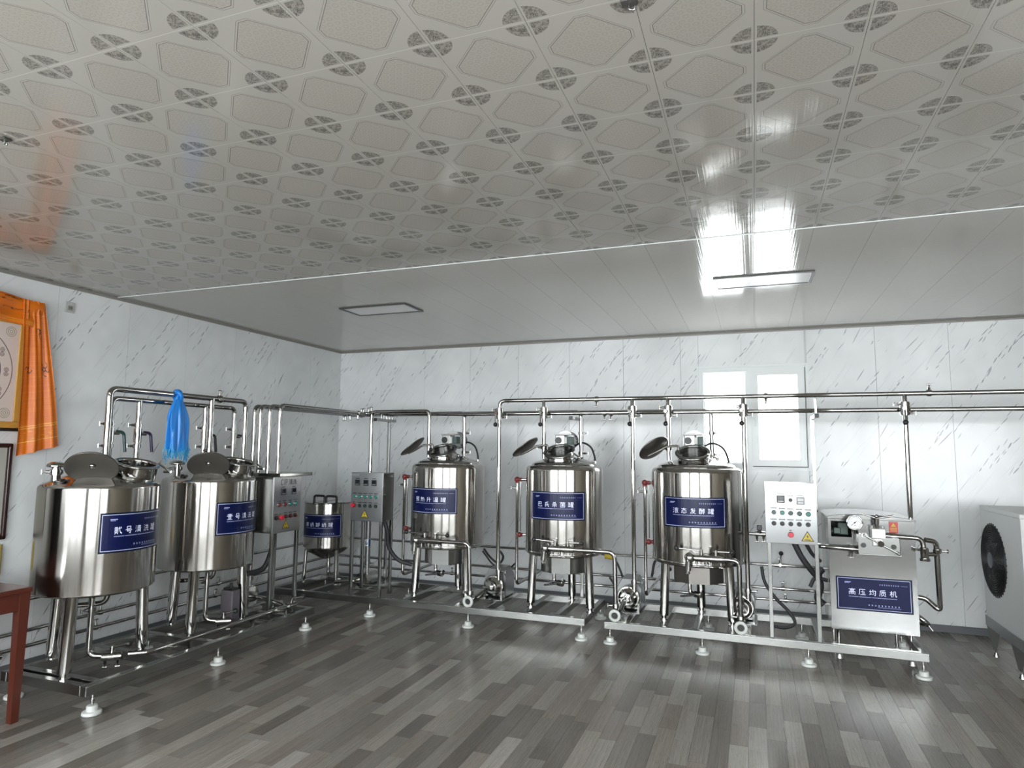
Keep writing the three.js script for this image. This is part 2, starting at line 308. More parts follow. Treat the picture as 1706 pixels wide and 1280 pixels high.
const cutPanels = (x0, x1, w, cuts, H) => { // strips of width w, cut round the openings
  const out = [];
  for (let x = x0; x < x1 - 1e-6; x += w) {
    const e = Math.min(x1, x + w), xs = [x, e, ...cuts.flatMap(([a, b]) => [a, b]).filter((q) => q > x && q < e)].sort((p, q) => p - q);
    const cut = cuts.find(([a, b]) => a < e && b > x);
    if (!cut) { out.push([[x, e, 0, H]]); continue; }
    const pieces = [];
    for (let i = 0; i < xs.length - 1; i++) { const m = (xs[i] + xs[i + 1]) / 2; if (m > cut[0] && m < cut[1]) { pieces.push([xs[i], xs[i + 1], 0, cut[2]], [xs[i], xs[i + 1], cut[3], H]); } else pieces.push([xs[i], xs[i + 1], 0, H]); }
    out.push(pieces);
  }
  return out;
};
const PANEL = 0.6, PG = 0.0012;
{
  const back = struct('wall_back', holes(-T, ROOM.x1 + T, -0.15, 3, [BACK_WINDOW]).map(([a, b, c, d]) => box(a, b, c, d, -T, -0.012)), M.slab);
  for (const pcs of cutPanels(0, ROOM.x1, PANEL, [BACK_WINDOW], ROOM.h)) part(back, 'wall_panel', pcs.map(([a, b, c, d]) => metreUV(box(a + PG, b - PG, c, d, -0.012, 0), 3.6)), M.wall);
  const left = struct('wall_left', box(-T, -0.012, -0.15, 3, -0.01, ROOM.z1), M.slab);
  for (let z = 0; z < ROOM.z1 - 0.01; z += PANEL) part(left, 'wall_panel', metreUV(box(-0.012, 0, 0, ROOM.h, z + PG, Math.min(ROOM.z1, z + PANEL) - PG), 3.6, 0.37, 0.21), M.wall);
  const right = struct('wall_right', box(ROOM.x1 + 0.012, ROOM.x1 + T, -0.15, 3, -0.01, ROOM.z1), M.slab);
  for (let z = 0; z < ROOM.z1 - 0.01; z += PANEL) part(right, 'wall_panel', metreUV(box(ROOM.x1, ROOM.x1 + 0.012, 0, ROOM.h, z + PG, Math.min(ROOM.z1, z + PANEL) - PG), 3.6, 0.1, 0.6), M.tanWall);
  const fc = FRONT_WINDOWS.map(([a, b, s]) => [a, b, s, HEAD]);
  const front = struct('wall_front', holes(-T, ROOM.x1 + T, -0.15, 3, fc).map(([a, b, c, d]) => box(a, b, c, d, ROOM.z1 + 0.012, ROOM.z1 + T)), M.slab);
  for (const pcs of cutPanels(0, ROOM.x1, PANEL, fc, ROOM.h)) part(front, 'wall_panel', pcs.map(([a, b, c, d]) => metreUV(box(a + PG, b - PG, c, d, ROOM.z1, ROOM.z1 + 0.012), 3.6, 0.5, 0.4)), M.tanWall);
  // ceiling strips, two lengths meeting at the joint strip
  const JOINT = 3.13, ceil = struct('ceiling', box(-T, ROOM.x1 + T, ROOM.h + 0.014, 3, -T, ROOM.z1 + T), M.slab);
  const X0 = 4.93 - 16 * CELL, Z0 = 4.967 - 10 * CELL;
  for (let k = 0; X0 + k * CELL < ROOM.x1; k++) {
    const a = Math.max(0, X0 + k * CELL), b = Math.min(ROOM.x1, X0 + (k + 1) * CELL); if (b - a < 0.01) continue;
    for (const [z0, z1, m] of [[0, JOINT, M.ceilingPlain], [JOINT, ROOM.z1, M.ceiling]]) part(ceil, 'ceiling_panel', metreUV(box(a + 0.0006, b - 0.0006, ROOM.h, ROOM.h + 0.014, z0, z1), CELL, -X0 / CELL, -Z0 / CELL), m);
  }
  if (X0 > 0.01) for (const [z0, z1, m] of [[0, JOINT, M.ceilingPlain], [JOINT, ROOM.z1, M.ceiling]]) part(ceil, 'ceiling_panel', metreUV(box(0, X0 - 0.0014, ROOM.h, ROOM.h + 0.014, z0, z1), CELL, -X0 / CELL, -Z0 / CELL), m);
  struct('trim_1', rbox(0, ROOM.x1, ROOM.h - 0.004, ROOM.h + 0.002, JOINT - 0.006, JOINT + 0.006, 0.0025), M.frameWhite);
  const cove = (a, b) => { const s = new THREE.Shape([[0, 0], [0, -0.022], [0.004, -0.022], [0.006, -0.008], [0.014, -0.004], [0.014, 0]].map((p) => new THREE.Vector2(...p))); const g = new THREE.ExtrudeGeometry(s, { depth: b - a, bevelEnabled: false }); g.translate(0, 0, a); return g; };
  const cb = cove(0, ROOM.x1); cb.rotateY(Math.PI / 2); cb.scale(1, 1, -1); { const p = cb.attributes.position; for (let i = 0; i < p.count; i++) p.setXYZ(i, p.getX(i), p.getY(i) + ROOM.h, p.getZ(i)); cb.computeVertexNormals(); }
  struct('trim_2', cb, M.trim); const cl = cove(0.014, ROOM.z1); cl.translate(0, ROOM.h, 0); struct('trim_3', cl, M.trim);
  struct('baseboard_back', rbox(0, ROOM.x1, 0, 0.065, 0, 0.012, 0.003), M.base);
  struct('baseboard_left', rbox(0, 0.012, 0, 0.065, 0.012, ROOM.z1, 0.003), M.base);
}
{ // the small window in the back wall: fixed light on the left, hinged sash on the right
  const [a, b, c, d] = BACK_WINDOW, z = -0.06, F = (x0, x1, y0, y1, t, z0, z1) => [box(x0, x0 + t, y0, y1, z0, z1), box(x1 - t, x1, y0, y1, z0, z1), box(x0 + t, x1 - t, y0, y0 + t, z0, z1), box(x0 + t, x1 - t, y1 - t, y1, z0, z1)];
  const w = struct('window_1', [...F(a, b, c, d, 0.045, z - 0.05, 0.004), box(4.842, 4.892, c + 0.045, d - 0.045, z - 0.05, -0.005)], M.frameWhite);
  part(w, 'window_trim', F(a - 0.02, b + 0.02, c - 0.02, d + 0.02, 0.02, -0.002, 0.012), M.frameWhite);
  part(w, 'fixed_bead', F(a + 0.045, 4.842, c + 0.045, d - 0.045, 0.014, z - 0.02, z + 0.02), M.frameWhite);
  part(w, 'sash', F(4.884, b - 0.012, c + 0.02, d - 0.025, 0.066, z - 0.01, 0.018), M.frameWhite);
  part(w, 'sash_shadow_gap', [box(b - 0.012, b - 0.006, c + 0.012, d - 0.02, -0.03, 0.016), box(4.884, b - 0.012, c + 0.013, c + 0.02, -0.03, 0.016)], M.rubber);  // black strips stand in for the shadow gap right of and below the sash
  part(w, 'handle', [rbox(4.905, 4.925, 1.9, 1.96, 0.018, 0.03, 0.004), rod(V(4.915, 1.93, 0.03), V(4.915, 1.83, 0.04), 0.007)], M.frameWhite);
  part(w, 'pane', box(a + 0.045, 4.842, c + 0.045, d - 0.045, z - 0.003, z + 0.003), M.glass);
  part(w, 'pane', box(4.95, b - 0.078, c + 0.086, d - 0.09, z - 0.003, z + 0.003), M.glass);
  FRONT_WINDOWS.forEach(([p, q, y0], i) => {
    const y1 = HEAD, zz = ROOM.z1 + 0.1, n = 3, s = (q - p) / n, g = [...F(p, q, y0, y1, 0.05, zz - 0.03, zz + 0.03)];
    for (let k = 1; k < n; k++) g.push(box(p + k * s - 0.03, p + k * s + 0.03, y0 + 0.05, y1 - 0.05, zz - 0.03, zz + 0.03));
    const fw = struct('window_' + (i + 2), g, M.frameWhite);
    for (let k = 0; k < n; k++) part(fw, 'pane', box(p + k * s + 0.03, p + (k + 1) * s - 0.03, y0 + 0.05, y1 - 0.05, zz - 0.003, zz + 0.003), M.glass);
  });
}
// recessed panel lights, switched off
for (const [x, z, label] of [[1.85, 2.05, 'rectangular ceiling light panel nearer the corner of the two walls'], [4.985, 2.05, 'rectangular ceiling light panel above the small back window']]) {
  const t = thing('ceiling_light', label, 'ceiling light', 'panel lights in the ceiling'), y = ROOM.h, w = 0.33, d = 0.165;
  part(t, 'frame', [rbox(x - w, x + w, y - 0.011, y, z - d, z - d + 0.024, 0.003), rbox(x - w, x + w, y - 0.011, y, z + d - 0.024, z + d, 0.003), rbox(x - w, x - w + 0.024, y - 0.011, y, z - d + 0.024, z + d - 0.024, 0.003), rbox(x + w - 0.024, x + w, y - 0.011, y, z - d + 0.024, z + d - 0.024, 0.003)], M.fixture);
  part(t, 'diffuser', box(x - w + 0.024, x + w - 0.024, y - 0.006, y, z - d + 0.024, z + d - 0.024), std({ color: lin(0.75, 0.76, 0.75), roughness: 0.25 }));
  based(t, x, y, z);
}

// ---------------------------------------------------------------- fittings
const clampGeo = (p, axis, r, nut = V(1, 0, 0)) => {       // two ferrules in a clamp band with its wing nut
  const a = axis.clone().normalize(), n = nut.clone().addScaledVector(a, -nut.dot(a)).normalize();
  const g = [rod(p.clone().addScaledVector(a, -0.011), p.clone().addScaledVector(a, 0.011), r * 1.5, r * 1.5, 18), rod(p.clone().addScaledVector(a, -0.018), p.clone().addScaledVector(a, 0.018), r * 1.28, r * 1.28, 18)];
  const q = p.clone().addScaledVector(n, r * 1.4), e = p.clone().addScaledVector(n, r * 1.4 + 0.04);
  g.push(rod(q, e, 0.006, 0.006, 8), rod(e.clone().addScaledVector(a, -0.014), e.clone().addScaledVector(a, 0.014), 0.006, 0.006, 8), rod(q, p.clone().addScaledVector(n, r * 1.4 + 0.02), 0.01, 0.01, 8));
  return g;
};
function clampPart(parent, p, axis, r, nut) { return part(parent, 'clamp', clampGeo(p, axis, r, nut), M.steel); }
// butterfly valve: body between two clamps, stem, lever with a knob
function valve(parent, { p, axis, r, stem, lever, len = 0.12, knob = M.black, kr = 0.021, nut }) {
  const a = axis.clone().normalize(), s = stem.clone().normalize(), l = lever.clone().normalize();
  const body = part(parent, 'valve_body', [rod(p.clone().addScaledVector(a, -0.022), p.clone().addScaledVector(a, 0.022), r * 1.55, r * 1.55, 20), clampGeo(p.clone().addScaledVector(a, -0.036), a, r, nut ?? s.clone().negate()), clampGeo(p.clone().addScaledVector(a, 0.036), a, r, nut ? nut.clone().negate() : s.clone().negate()), rod(p, p.clone().addScaledVector(s, r * 1.5 + 0.03), 0.013, 0.013, 12)], M.steel);
  const q = p.clone().addScaledVector(s, r * 1.5 + 0.03), e = q.clone().addScaledVector(l, len);
  part(body, 'lever', [rod(q.clone().addScaledVector(l, -0.015), e, 0.0072, 0.0072, 10), rod(q.clone().addScaledVector(s, -0.012), q.clone().addScaledVector(s, 0.012), 0.014, 0.014, 12)], M.steel);
  part(body, 'lever_knob', ball(e, kr), knob, 'black ball knob');
  return body;
}
// ball valve with a flat lever bent down along the pipe
function ballValve(parent, p, r, out, mat) {
  const o = out.clone().normalize(), body = part(parent, 'valve_body', [rod(V(p.x, p.y - 0.05, p.z), V(p.x, p.y + 0.05, p.z), r * 1.45, r * 1.45, 18), clampGeo(V(p.x, p.y + 0.075, p.z), UP, r, o.clone().negate()), clampGeo(V(p.x, p.y - 0.075, p.z), UP, r, o.clone().negate()), rod(V(p.x, p.y + 0.012, p.z), V(p.x, p.y + 0.012, p.z).addScaledVector(o, r * 1.5 + 0.03), 0.012, 0.012, 10)], M.steel);
  const q = V(p.x, p.y + 0.012, p.z).addScaledVector(o, r * 1.5 + 0.03);
  part(body, 'lever', tube([q.clone().addScaledVector(o, -0.02).add(V(0, 0.012, 0)), q.clone().addScaledVector(o, 0.03).add(V(0, 0.008, 0)), q.clone().addScaledVector(o, 0.045).add(V(0, -0.13, 0))], 0.011, 0.03, 8), mat);
  return body;
}
function footGeo(x, z, top) { return [rod(V(x, 0.045, z), V(x, top, z), 0.008, 0.008, 10), rod(V(x, 0.075, z), V(x, 0.09, z), 0.014, 0.014, 6)]; }
const padGeo = (x, z) => { const g = lathe([[0.001, 0], [0.052, 0], [0.054, 0.004], [0.053, 0.016], [0.049, 0.02], [0.033, 0.021], [0.032, 0.024], [0.03, 0.049], [0.026, 0.053], [0.001, 0.053]], 24); g.translate(x, 0, z); return g; };
function foot(parent, x, z, top) { const f = part(parent, 'leveling_foot', footGeo(x, z, top), M.steel); part(f, 'foot_pad', padGeo(x, z), M.white, 'white plastic foot pad'); return f; }
// curved plate on a cylinder: radius r about (cx, cz), azimuth from +z towards +x
function curvedPlate(cx, cz, r, az, half, y0, y1, th = 0.003, n = 20) {
  const pos = [], uv = [], idx = [];
  for (let i = 0; i <= n; i++) for (const [k, q] of [[0, r + th], [1, r - 0.001]]) for (const [j, y] of [[0, y0], [1, y1]]) {
    const a = az - half + (2 * half * i) / n; pos.push(cx + Math.sin(a) * q, y, cz + Math.cos(a) * q); uv.push(i / n, j);
  }
  for (let i = 0; i < n; i++) { const a = i * 4, b = a + 4; idx.push(a, b, a + 1, b, b + 1, a + 1, a + 2, a + 3, b + 2, b + 2, a + 3, b + 3, a + 1, b + 1, a + 3, b + 1, b + 3, a + 3, a, a + 2, b, b, a + 2, b + 2); }
  idx.push(0, 1, 2, 1, 3, 2); { const a = n * 4; idx.push(a, a + 2, a + 1, a + 1, a + 2, a + 3); }
  const g = new THREE.BufferGeometry(); g.setAttribute('position', new THREE.Float32BufferAttribute(pos, 3)); g.setAttribute('uv', new THREE.Float32BufferAttribute(uv, 2)); g.setIndex(idx);
  const o = g.toNonIndexed(); o.computeVertexNormals(); return o;
}
const plateMat = (t) => std({ map: nameplate(t), roughness: 0.3, specularIntensity: 0.5 });

// ---------------------------------------------------------------- skids
function skid(label, x0, x1, z0, z1, cross, feet, alongZ) {
  const t = thing('equipment_skid', label, 'skid', 'steel skids'), y0 = 0.12, y1 = 0.18, w = 0.05;
  const R = (a, b, c, d) => metreUV(rbox(a, b, y0, y1, c, d, 0.005), 0.5);
  if (!alongZ) {
    part(t, 'front_beam', R(x0, x1, z1 - w, z1), M.satin); part(t, 'rear_beam', R(x0, x1, z0, z0 + w), M.satin);
    part(t, 'end_beam', R(x0, x0 + w, z0 + w, z1 - w), M.satin); part(t, 'end_beam', R(x1 - w, x1, z0 + w, z1 - w), M.satin);
    for (const c of cross) part(t, 'cross_beam', R(c - w / 2, c + w / 2, z0 + w, z1 - w), M.satin);
  } else {
    part(t, 'front_beam', R(x1 - w, x1, z0, z1), M.satin); part(t, 'rear_beam', R(x0, x0 + w, z0, z1), M.satin);
    part(t, 'end_beam', R(x0 + w, x1 - w, z0, z0 + w), M.satin); part(t, 'end_beam', R(x0 + w, x1 - w, z1 - w, z1), M.satin);
    for (const c of cross) part(t, 'cross_beam', R(x0 + w, x1 - w, c - w / 2, c + w / 2), M.satin);
  }
  for (const [a, b] of feet) foot(t, a, b, y0 + 0.004);
  return based(t, (x0 + x1) / 2, 0, (z0 + z1) / 2);
}
skid('low steel skid under the two cleaning tanks along the left wall', 0.47, 1.215, 1.98, 4.09, [2.28, 2.56, 3.1, 3.49, 4.03 - 0.05],
  [[1.185, 4.02], [1.185, 3.05], [1.185, 2.06], [0.5, 4.02], [0.5, 3.05], [0.5, 2.06]], true);
skid('low steel skid in the middle under the preheating and pasteurising tanks', 0.3, 3.535, 0.68, 1.48, [0.75, 1.2, 1.8, 2.34, 2.6, 2.98, 3.27],
  [[1.446, 1.45], [2.463, 1.45], [3.5, 1.45], [0.4, 1.45], [3.5, 0.715], [2.483, 0.715], [1.446, 0.715], [0.4, 0.715]]);
skid('low steel skid on the right under the fermenting tank and homogenizer', 3.7, 6.01, 0.68, 1.49, [3.88, 4.155, 4.425, 4.695, 4.813, 5.33],
  [[3.745, 1.46], [4.475, 1.46], [5.236, 1.46], [5.975, 1.46], [3.745, 0.715], [4.475, 0.715], [5.236, 0.715], [5.975, 0.715]]);

// ---------------------------------------------------------------- process tanks
function legSet(t, cx, cz, spots, y0, y1, r, mat = M.steel) {
  for (const [dx, dz] of spots) {
    const b = V(cx + dx, y0 + 0.035, cz + dz), a = V(cx + dx * 0.93, y1, cz + dz * 0.93);
    const l = part(t, 'leg', rod(b, a, r, r, 20), mat);
    part(l, 'leg_foot', [rod(V(b.x, y0, b.z), V(b.x, y0 + 0.036, b.z), r * 0.55, r * 0.55, 14), rod(V(b.x, y0, b.z), V(b.x, y0 + 0.008, b.z), r * 0.95, r * 0.95, 16)], M.steel);
  }
}
function processTank({ name, label, cx, cz = 1.09, r, y0 = 0.655, y1 = 1.395, az, half, text, ly0, ly1, nozzle, drop, ln, boxMat }) {
  const t = thing(name, label, 'tank'), O = (g) => { g.translate(cx, 0, cz); return g; };
  part(t, 'shell', O(lathe([[0.001, y0 - 0.03], [r * 0.6, y0 - 0.025], [r - 0.035, y0 - 0.006], [r - 0.012, y0], [r, y0 + 0.012], [r, y0 + 0.3], [r, y1], [r - 0.004, y1 + 0.02], [r - 0.016, y1 + 0.036], [r - 0.034, y1 + 0.043], [r - 0.05, y1 + 0.044]], 72)), M.tank);
  part(t, 'top_cone', O(lathe([[r - 0.052, y1 + 0.03], [r - 0.052, y1 + 0.05], [r - 0.06, y1 + 0.064], [r - 0.085, y1 + 0.074], [0.2, y1 + 0.1], [0.1, y1 + 0.125], [0.001, y1 + 0.13]], 64)), M.steel);
  part(t, 'seam_band', O(lathe([[r, y0 + 0.016], [r + 0.003, y0 + 0.02], [r + 0.003, y0 + 0.03], [r, y0 + 0.034]], 72)), M.steel);
  // manway, tipped forward
  const mc = V(cx - 0.015, y1 + 0.172, cz + 0.12), tilt = V(0.0, Math.cos(0.44), Math.sin(0.44)), M2 = (g) => discAt(g, mc, tilt);
  const neck = part(t, 'manway_neck', M2(lathe([[0.13, -0.15], [0.13, 0], [0.12, 0], [0.12, -0.15]], 40)), M.steel);
  part(neck, 'manway_rim', M2(lathe([[0.116, -0.012], [0.14, -0.012], [0.146, -0.004], [0.146, 0.004], [0.14, 0.01], [0.122, 0.01], [0.116, 0.004], [0.116, -0.012]], 40)), M.satin);
  part(neck, 'manway_shade', M2(lathe([[0.001, -0.045], [0.12, -0.045], [0.12, -0.049], [0.001, -0.049]], 32)), M.black);  // black disc stands in for the shade inside the deep tank
  // open lid on its arm
  const lc = V(cx - 0.335, y1 + 0.2, cz + 0.12); ln = V(...ln).normalize();
  const lid = part(t, 'lid', discAt(lathe([[0.001, 0.022], [0.06, 0.02], [0.11, 0.008], [0.138, -0.004], [0.142, -0.014], [0.136, -0.016], [0.108, -0.004], [0.001, 0.008]], 40), lc, ln), M.lid);
  const hinge = V(cx - 0.135, y1 + 0.2, cz + 0.09);
  part(lid, 'lid_arm', [tube([lc.clone().addScaledVector(ln, 0.012).add(V(-0.06, -0.05, 0)), lc.clone().addScaledVector(ln, 0.035), lc.clone().addScaledVector(ln, 0.02).add(V(0.09, 0.035, 0)), hinge.clone().add(V(0, 0.03, 0)), hinge.clone().add(V(0, -0.05, 0))], 0.0105, 0.02, 10), rod(hinge.clone().add(V(-0.02, -0.05, 0)), hinge.clone().add(V(0.03, -0.05, 0)), 0.012)], M.lid);
  part(neck, 'swing_bolt', [rod(mc.clone().add(V(0.13, -0.01, 0.03)), mc.clone().add(V(0.2, -0.05, 0.05)), 0.008), ball(mc.clone().add(V(0.2, -0.05, 0.05)), 0.014), rod(mc.clone().add(V(0.13, -0.02, -0.02)), mc.clone().add(V(0.13, -0.02, 0.05)), 0.012)], M.steel);
  // agitator drive behind the manway
  const gx = cx - 0.025, gy = y1 + 0.275, gz = cz - 0.08, d = part(t, 'agitator_gearbox', [rbox(gx - 0.075, gx + 0.02, gy - 0.055, gy + 0.055, gz - 0.05, gz + 0.045, 0.012), rbox(gx - 0.085, gx + 0.085, gy - 0.062, gy - 0.05, gz - 0.055, gz + 0.05, 0.004), rbox(gx - 0.085, gx + 0.085, gy + 0.05, gy + 0.062, gz - 0.055, gz + 0.05, 0.004), rod(V(gx, gy - 0.16, gz), V(gx, gy - 0.055, gz), 0.05, 0.038, 24), rod(V(gx, gy - 0.075, gz), V(gx, gy - 0.06, gz), 0.062, 0.062, 24)], M.cast);
  part(d, 'bore_cap', rod(V(gx - 0.042, gy, gz + 0.044), V(gx - 0.042, gy, gz + 0.053), 0.031, 0.031, 24), M.black);
  part(d, 'data_plate', rbox(gx + 0.012, gx + 0.04, gy - 0.03, gy + 0.03, gz + 0.03, gz + 0.05, 0.003), M.white);
  part(d, 'terminal_box', rbox(gx + 0.042, gx + 0.086, gy - 0.036, gy + 0.036, gz - 0.04, gz + 0.044, 0.005), std({ color: lin(0.05, 0.085, 0.08), roughness: 0.5 }));
  const fins = []; for (let k = 0; k < 18; k++) { const a = (k / 18) * Math.PI * 2; fins.push(rod(V(gx + Math.cos(a) * 0.078, gy + Math.sin(a) * 0.078, gz - 0.06), V(gx + Math.cos(a) * 0.078, gy + Math.sin(a) * 0.078, gz - 0.17), 0.007, 0.007, 6)); }
  part(d, 'motor', [rod(V(gx, gy, gz - 0.05), V(gx, gy, gz - 0.18), 0.076, 0.076, 28), rod(V(gx, gy, gz - 0.045), V(gx, gy, gz - 0.062), 0.092, 0.092, 28), ...fins], M.cast);
  part(d, 'fan_cover', rod(V(gx, gy, gz - 0.175), V(gx, gy, gz - 0.235), 0.088, 0.08, 28), std({ color: lin(0.03, 0.035, 0.04), roughness: 0.45 }));
  part(t, 'motor_cable', hose([[gx + 0.08, gy - 0.05, gz - 0.1], [gx + 0.15, gy - 0.02, gz - 0.08], [gx + 0.24, gy - 0.06, gz - 0.06], [gx + 0.285, gy - 0.16, gz - 0.04], [gx + 0.29, gy - 0.215, gz - 0.03]], 0.009), M.rubber, 'black cable looping from the drive');
  part(t, 'cable_gland', rod(V(gx + 0.29, y1 + 0.03, gz - 0.03), V(gx + 0.29, y1 + 0.085, gz - 0.03), 0.013, 0.01), M.steel);
  part(t, 'nameplate', curvedPlate(cx, cz, r, az, half, ly0, ly1), plateMat(text), 'blue nameplate with white lettering');
  part(t, 'heater_box', (() => { const g = new THREE.CylinderGeometry(0.215, 0.215, 0.15, 8); g.rotateY(Math.PI / 8 + 0.12); const o = g.toNonIndexed(); o.computeVertexNormals(); o.translate(cx, y0 - 0.085, cz); return o; })(), boxMat);
  part(t, 'drain_valve', [tube([[cx - 0.06, y0 - 0.16, cz + 0.12], [cx - 0.06, y0 - 0.25, cz + 0.12], [cx + 0.03, y0 - 0.25, cz + 0.16]], 0.017, 0.04), rod(V(cx - 0.02, y0 - 0.25, cz + 0.138), V(cx + 0.03, y0 - 0.25, cz + 0.16), 0.026), rod(V(cx + 0.03, y0 - 0.25, cz + 0.16), V(cx + 0.05, y0 - 0.22, cz + 0.17), 0.013)], M.steel);
  part(t, 'drain_lever', rod(V(cx - 0.02, y0 - 0.25, cz + 0.17), V(cx - 0.13, y0 - 0.265, cz + 0.2), 0.011, 0.008), M.black);
  legSet(t, cx, cz, [[-0.272, 0.135], [0.272, 0.135], [0, -0.275]], 0.18, y0 + 0.02, 0.037);
  // outlet manifold across the front, with the down pipe to the pump
  const zf = cz + r + 0.035, py = y0 + 0.085;
  part(t, 'outlet_pipe', [tube([[cx + nozzle + 0.03, py, zf], [drop, py, zf - 0.0], [drop, 0.245, 1.44]], 0.019, 0.06), rod(V(cx + 0.02, py, cz + r - 0.02), V(cx + 0.02, py, zf), 0.019)], M.pipe);
  part(t, 'sample_spout', [ball(V(cx + nozzle, py, zf), 0.042, 18), tube([[cx + nozzle + 0.02, py, zf], [cx + nozzle - 0.008, py - 0.01, zf + 0.012], [cx + nozzle - 0.014, py - 0.1, zf + 0.012]], 0.025, 0.03), rod(V(cx + nozzle - 0.014, py - 0.1, zf + 0.012), V(cx + nozzle - 0.014, py - 0.125, zf + 0.012), 0.012, 0.018)], M.steel);
  valve(t, { p: V(cx + nozzle + 0.09, py, zf), axis: V(1, 0, 0), r: 0.019, stem: V(0, 1, 0.1), lever: V(-1, 0.06, 0), len: 0.19 });
  valve(t, { p: V(cx + nozzle + 0.2, py, zf), axis: V(1, 0, 0), r: 0.019, stem: V(0, 1, 0.1), lever: V(1, 0, 0), len: 0.12 });
  part(t, 'end_ferrule', [lathe([[0.026, 0], [0.046, 0], [0.05, 0.008], [0.048, 0.018], [0.032, 0.022], [0.026, 0.016], [0.026, 0]], 28)].map((g) => { g.rotateX(Math.PI / 2); g.translate(drop, 0.232, 1.478); return g; }), M.white, 'pale ring ferrule');
  part(t, 'end_bore_shade', rod(V(drop, 0.232, 1.47), V(drop, 0.232, 1.484), 0.0262, 0.0262, 20), M.black);  // black disc standing in for the dark of the open bore
  part(t, 'bottom_tee', [rod(V(drop, 0.232, 1.36), V(drop, 0.232, 1.475), 0.021), clampGeo(V(drop, 0.3, 1.44), UP, 0.019, V(-1, 0, 0))], M.steel);
  return based(t, cx, 0.18, cz);
}
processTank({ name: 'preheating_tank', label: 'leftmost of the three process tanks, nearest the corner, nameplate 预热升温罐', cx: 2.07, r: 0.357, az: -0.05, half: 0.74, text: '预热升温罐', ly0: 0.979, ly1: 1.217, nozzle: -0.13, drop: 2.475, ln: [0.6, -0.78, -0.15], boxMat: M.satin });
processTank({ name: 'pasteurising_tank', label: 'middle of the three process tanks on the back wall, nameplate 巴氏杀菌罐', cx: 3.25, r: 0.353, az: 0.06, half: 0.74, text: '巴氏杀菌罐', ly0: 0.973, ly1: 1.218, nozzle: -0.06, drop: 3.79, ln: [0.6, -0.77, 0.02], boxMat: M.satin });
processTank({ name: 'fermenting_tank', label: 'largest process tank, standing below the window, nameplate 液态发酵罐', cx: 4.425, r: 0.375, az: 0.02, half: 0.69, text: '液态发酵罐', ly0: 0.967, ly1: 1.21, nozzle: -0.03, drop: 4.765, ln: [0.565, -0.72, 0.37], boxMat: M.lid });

// steam pipes standing at the left of each process tank
for (const [x, tx, name] of [[1.583, 2.07 - 0.357, 'preheating'], [2.79, 3.25 - 0.353, 'pasteurising'], [3.985, 4.425 - 0.375, 'fermenting']]) {
  const t = thing('steam_pipe', `upright steel pipe with red valves beside the ${name} tank`, 'pipe', 'steam pipes beside the tanks'), z = 1.09;
  part(t, 'pipe', tube([[x, 1.285, z], [x, 0.335, z], [x, 0.335, 0.13]], 0.0145, 0.05), M.pipe);
  part(t, 'pipe_stub', [rod(V(x, 1.3, z), V(tx + 0.004, 1.3, z), 0.012), rod(V(x + 0.03, 0.79, z), V(tx + 0.004, 0.79, z), 0.012)], M.steel);
  part(t, 'red_valve', [ball(V(x, 1.3, z + 0.005), 0.026), rod(V(x, 1.3, z), V(x + 0.045, 1.3, z), 0.018), rod(V(x, 1.265, z), V(x, 1.3, z), 0.018)], M.red, 'dark red valve');
  part(t, 'red_valve', [ball(V(x + 0.03, 0.79, z + 0.01), 0.024), rod(V(x, 0.79, z), V(x + 0.06, 0.79, z), 0.016)], M.red, 'dark red valve');
  part(t, 'clamp', clampGeo(V(x, 1.22, z), UP, 0.0145, V(-1, 0, 0)), M.steel);
  part(t, 'drip_tube', rod(V(x + 0.035, 1.28, z), V(x + 0.035, 0.82, z), 0.004, 0.004, 8), M.steel);
  based(t, x, 0.335, z);
}
// transfer pumps between the tanks
function pump(x, z, label, dropX) {
  const t = thing('transfer_pump', label, 'pump', 'transfer pumps on the skids'), y = 0.3;
  part(t, 'volute', [rod(V(x, y, z + 0.0), V(x, y, z + 0.055), 0.088, 0.088, 36), rod(V(x, y, z + 0.055), V(x, y, z + 0.075), 0.084, 0.06, 36), discAt(new THREE.TorusGeometry(0.09, 0.012, 10, 36).rotateX(Math.PI / 2), V(x, y, z + 0.02), V(0, 0, 1)), rod(V(x + 0.055, y + 0.02, z + 0.03), V(x + 0.055, y + 0.13, z + 0.03), 0.021), clampGeo(V(x + 0.055, y + 0.14, z + 0.03), UP, 0.019, V(1, 0, 0))], M.steel);
  part(t, 'suction_pipe', [tube([[x - 0.005, y, z + 0.07], [x - 0.01, y, z + 0.14], [dropX + 0.02, 0.235, 1.35]], 0.021, 0.05), clampGeo(V(x - 0.005, y, z + 0.1), V(0, 0, 1), 0.02, V(-1, 0, 0))], M.steel);
  const s = new THREE.Shape([[-0.1, -0.1], [0.1, -0.1], [0.105, 0.07], [0.06, 0.15], [-0.06, 0.15], [-0.105, 0.07]].map((p) => new THREE.Vector2(...p)));
  const g = new THREE.ExtrudeGeometry(s, { depth: 0.23, bevelEnabled: true, bevelSize: 0.004, bevelThickness: 0.004, bevelSegments: 1 }); g.translate(x, y, z - 0.255);
  part(t, 'motor_cover', g, M.sheet);
  part(t, 'base_plate', [rbox(x - 0.11, x + 0.12, 0.18, 0.19, z - 0.27, z + 0.09, 0.003), box(x - 0.085, x - 0.065, 0.19, y - 0.06, z - 0.02, z + 0.06), box(x + 0.085, x + 0.1, 0.19, y - 0.04, z - 0.02, z + 0.06)], M.satin);
  return based(t, x, 0.18, z);
}
pump(2.56, 1.07, 'round steel transfer pump between the preheating and pasteurising tanks', 2.475);
pump(3.83, 1.07, 'round steel transfer pump between the pasteurising and fermenting tanks', 3.79);
pump(4.765, 1.07, 'round steel transfer pump right of the fermenting tank legs', 4.765);

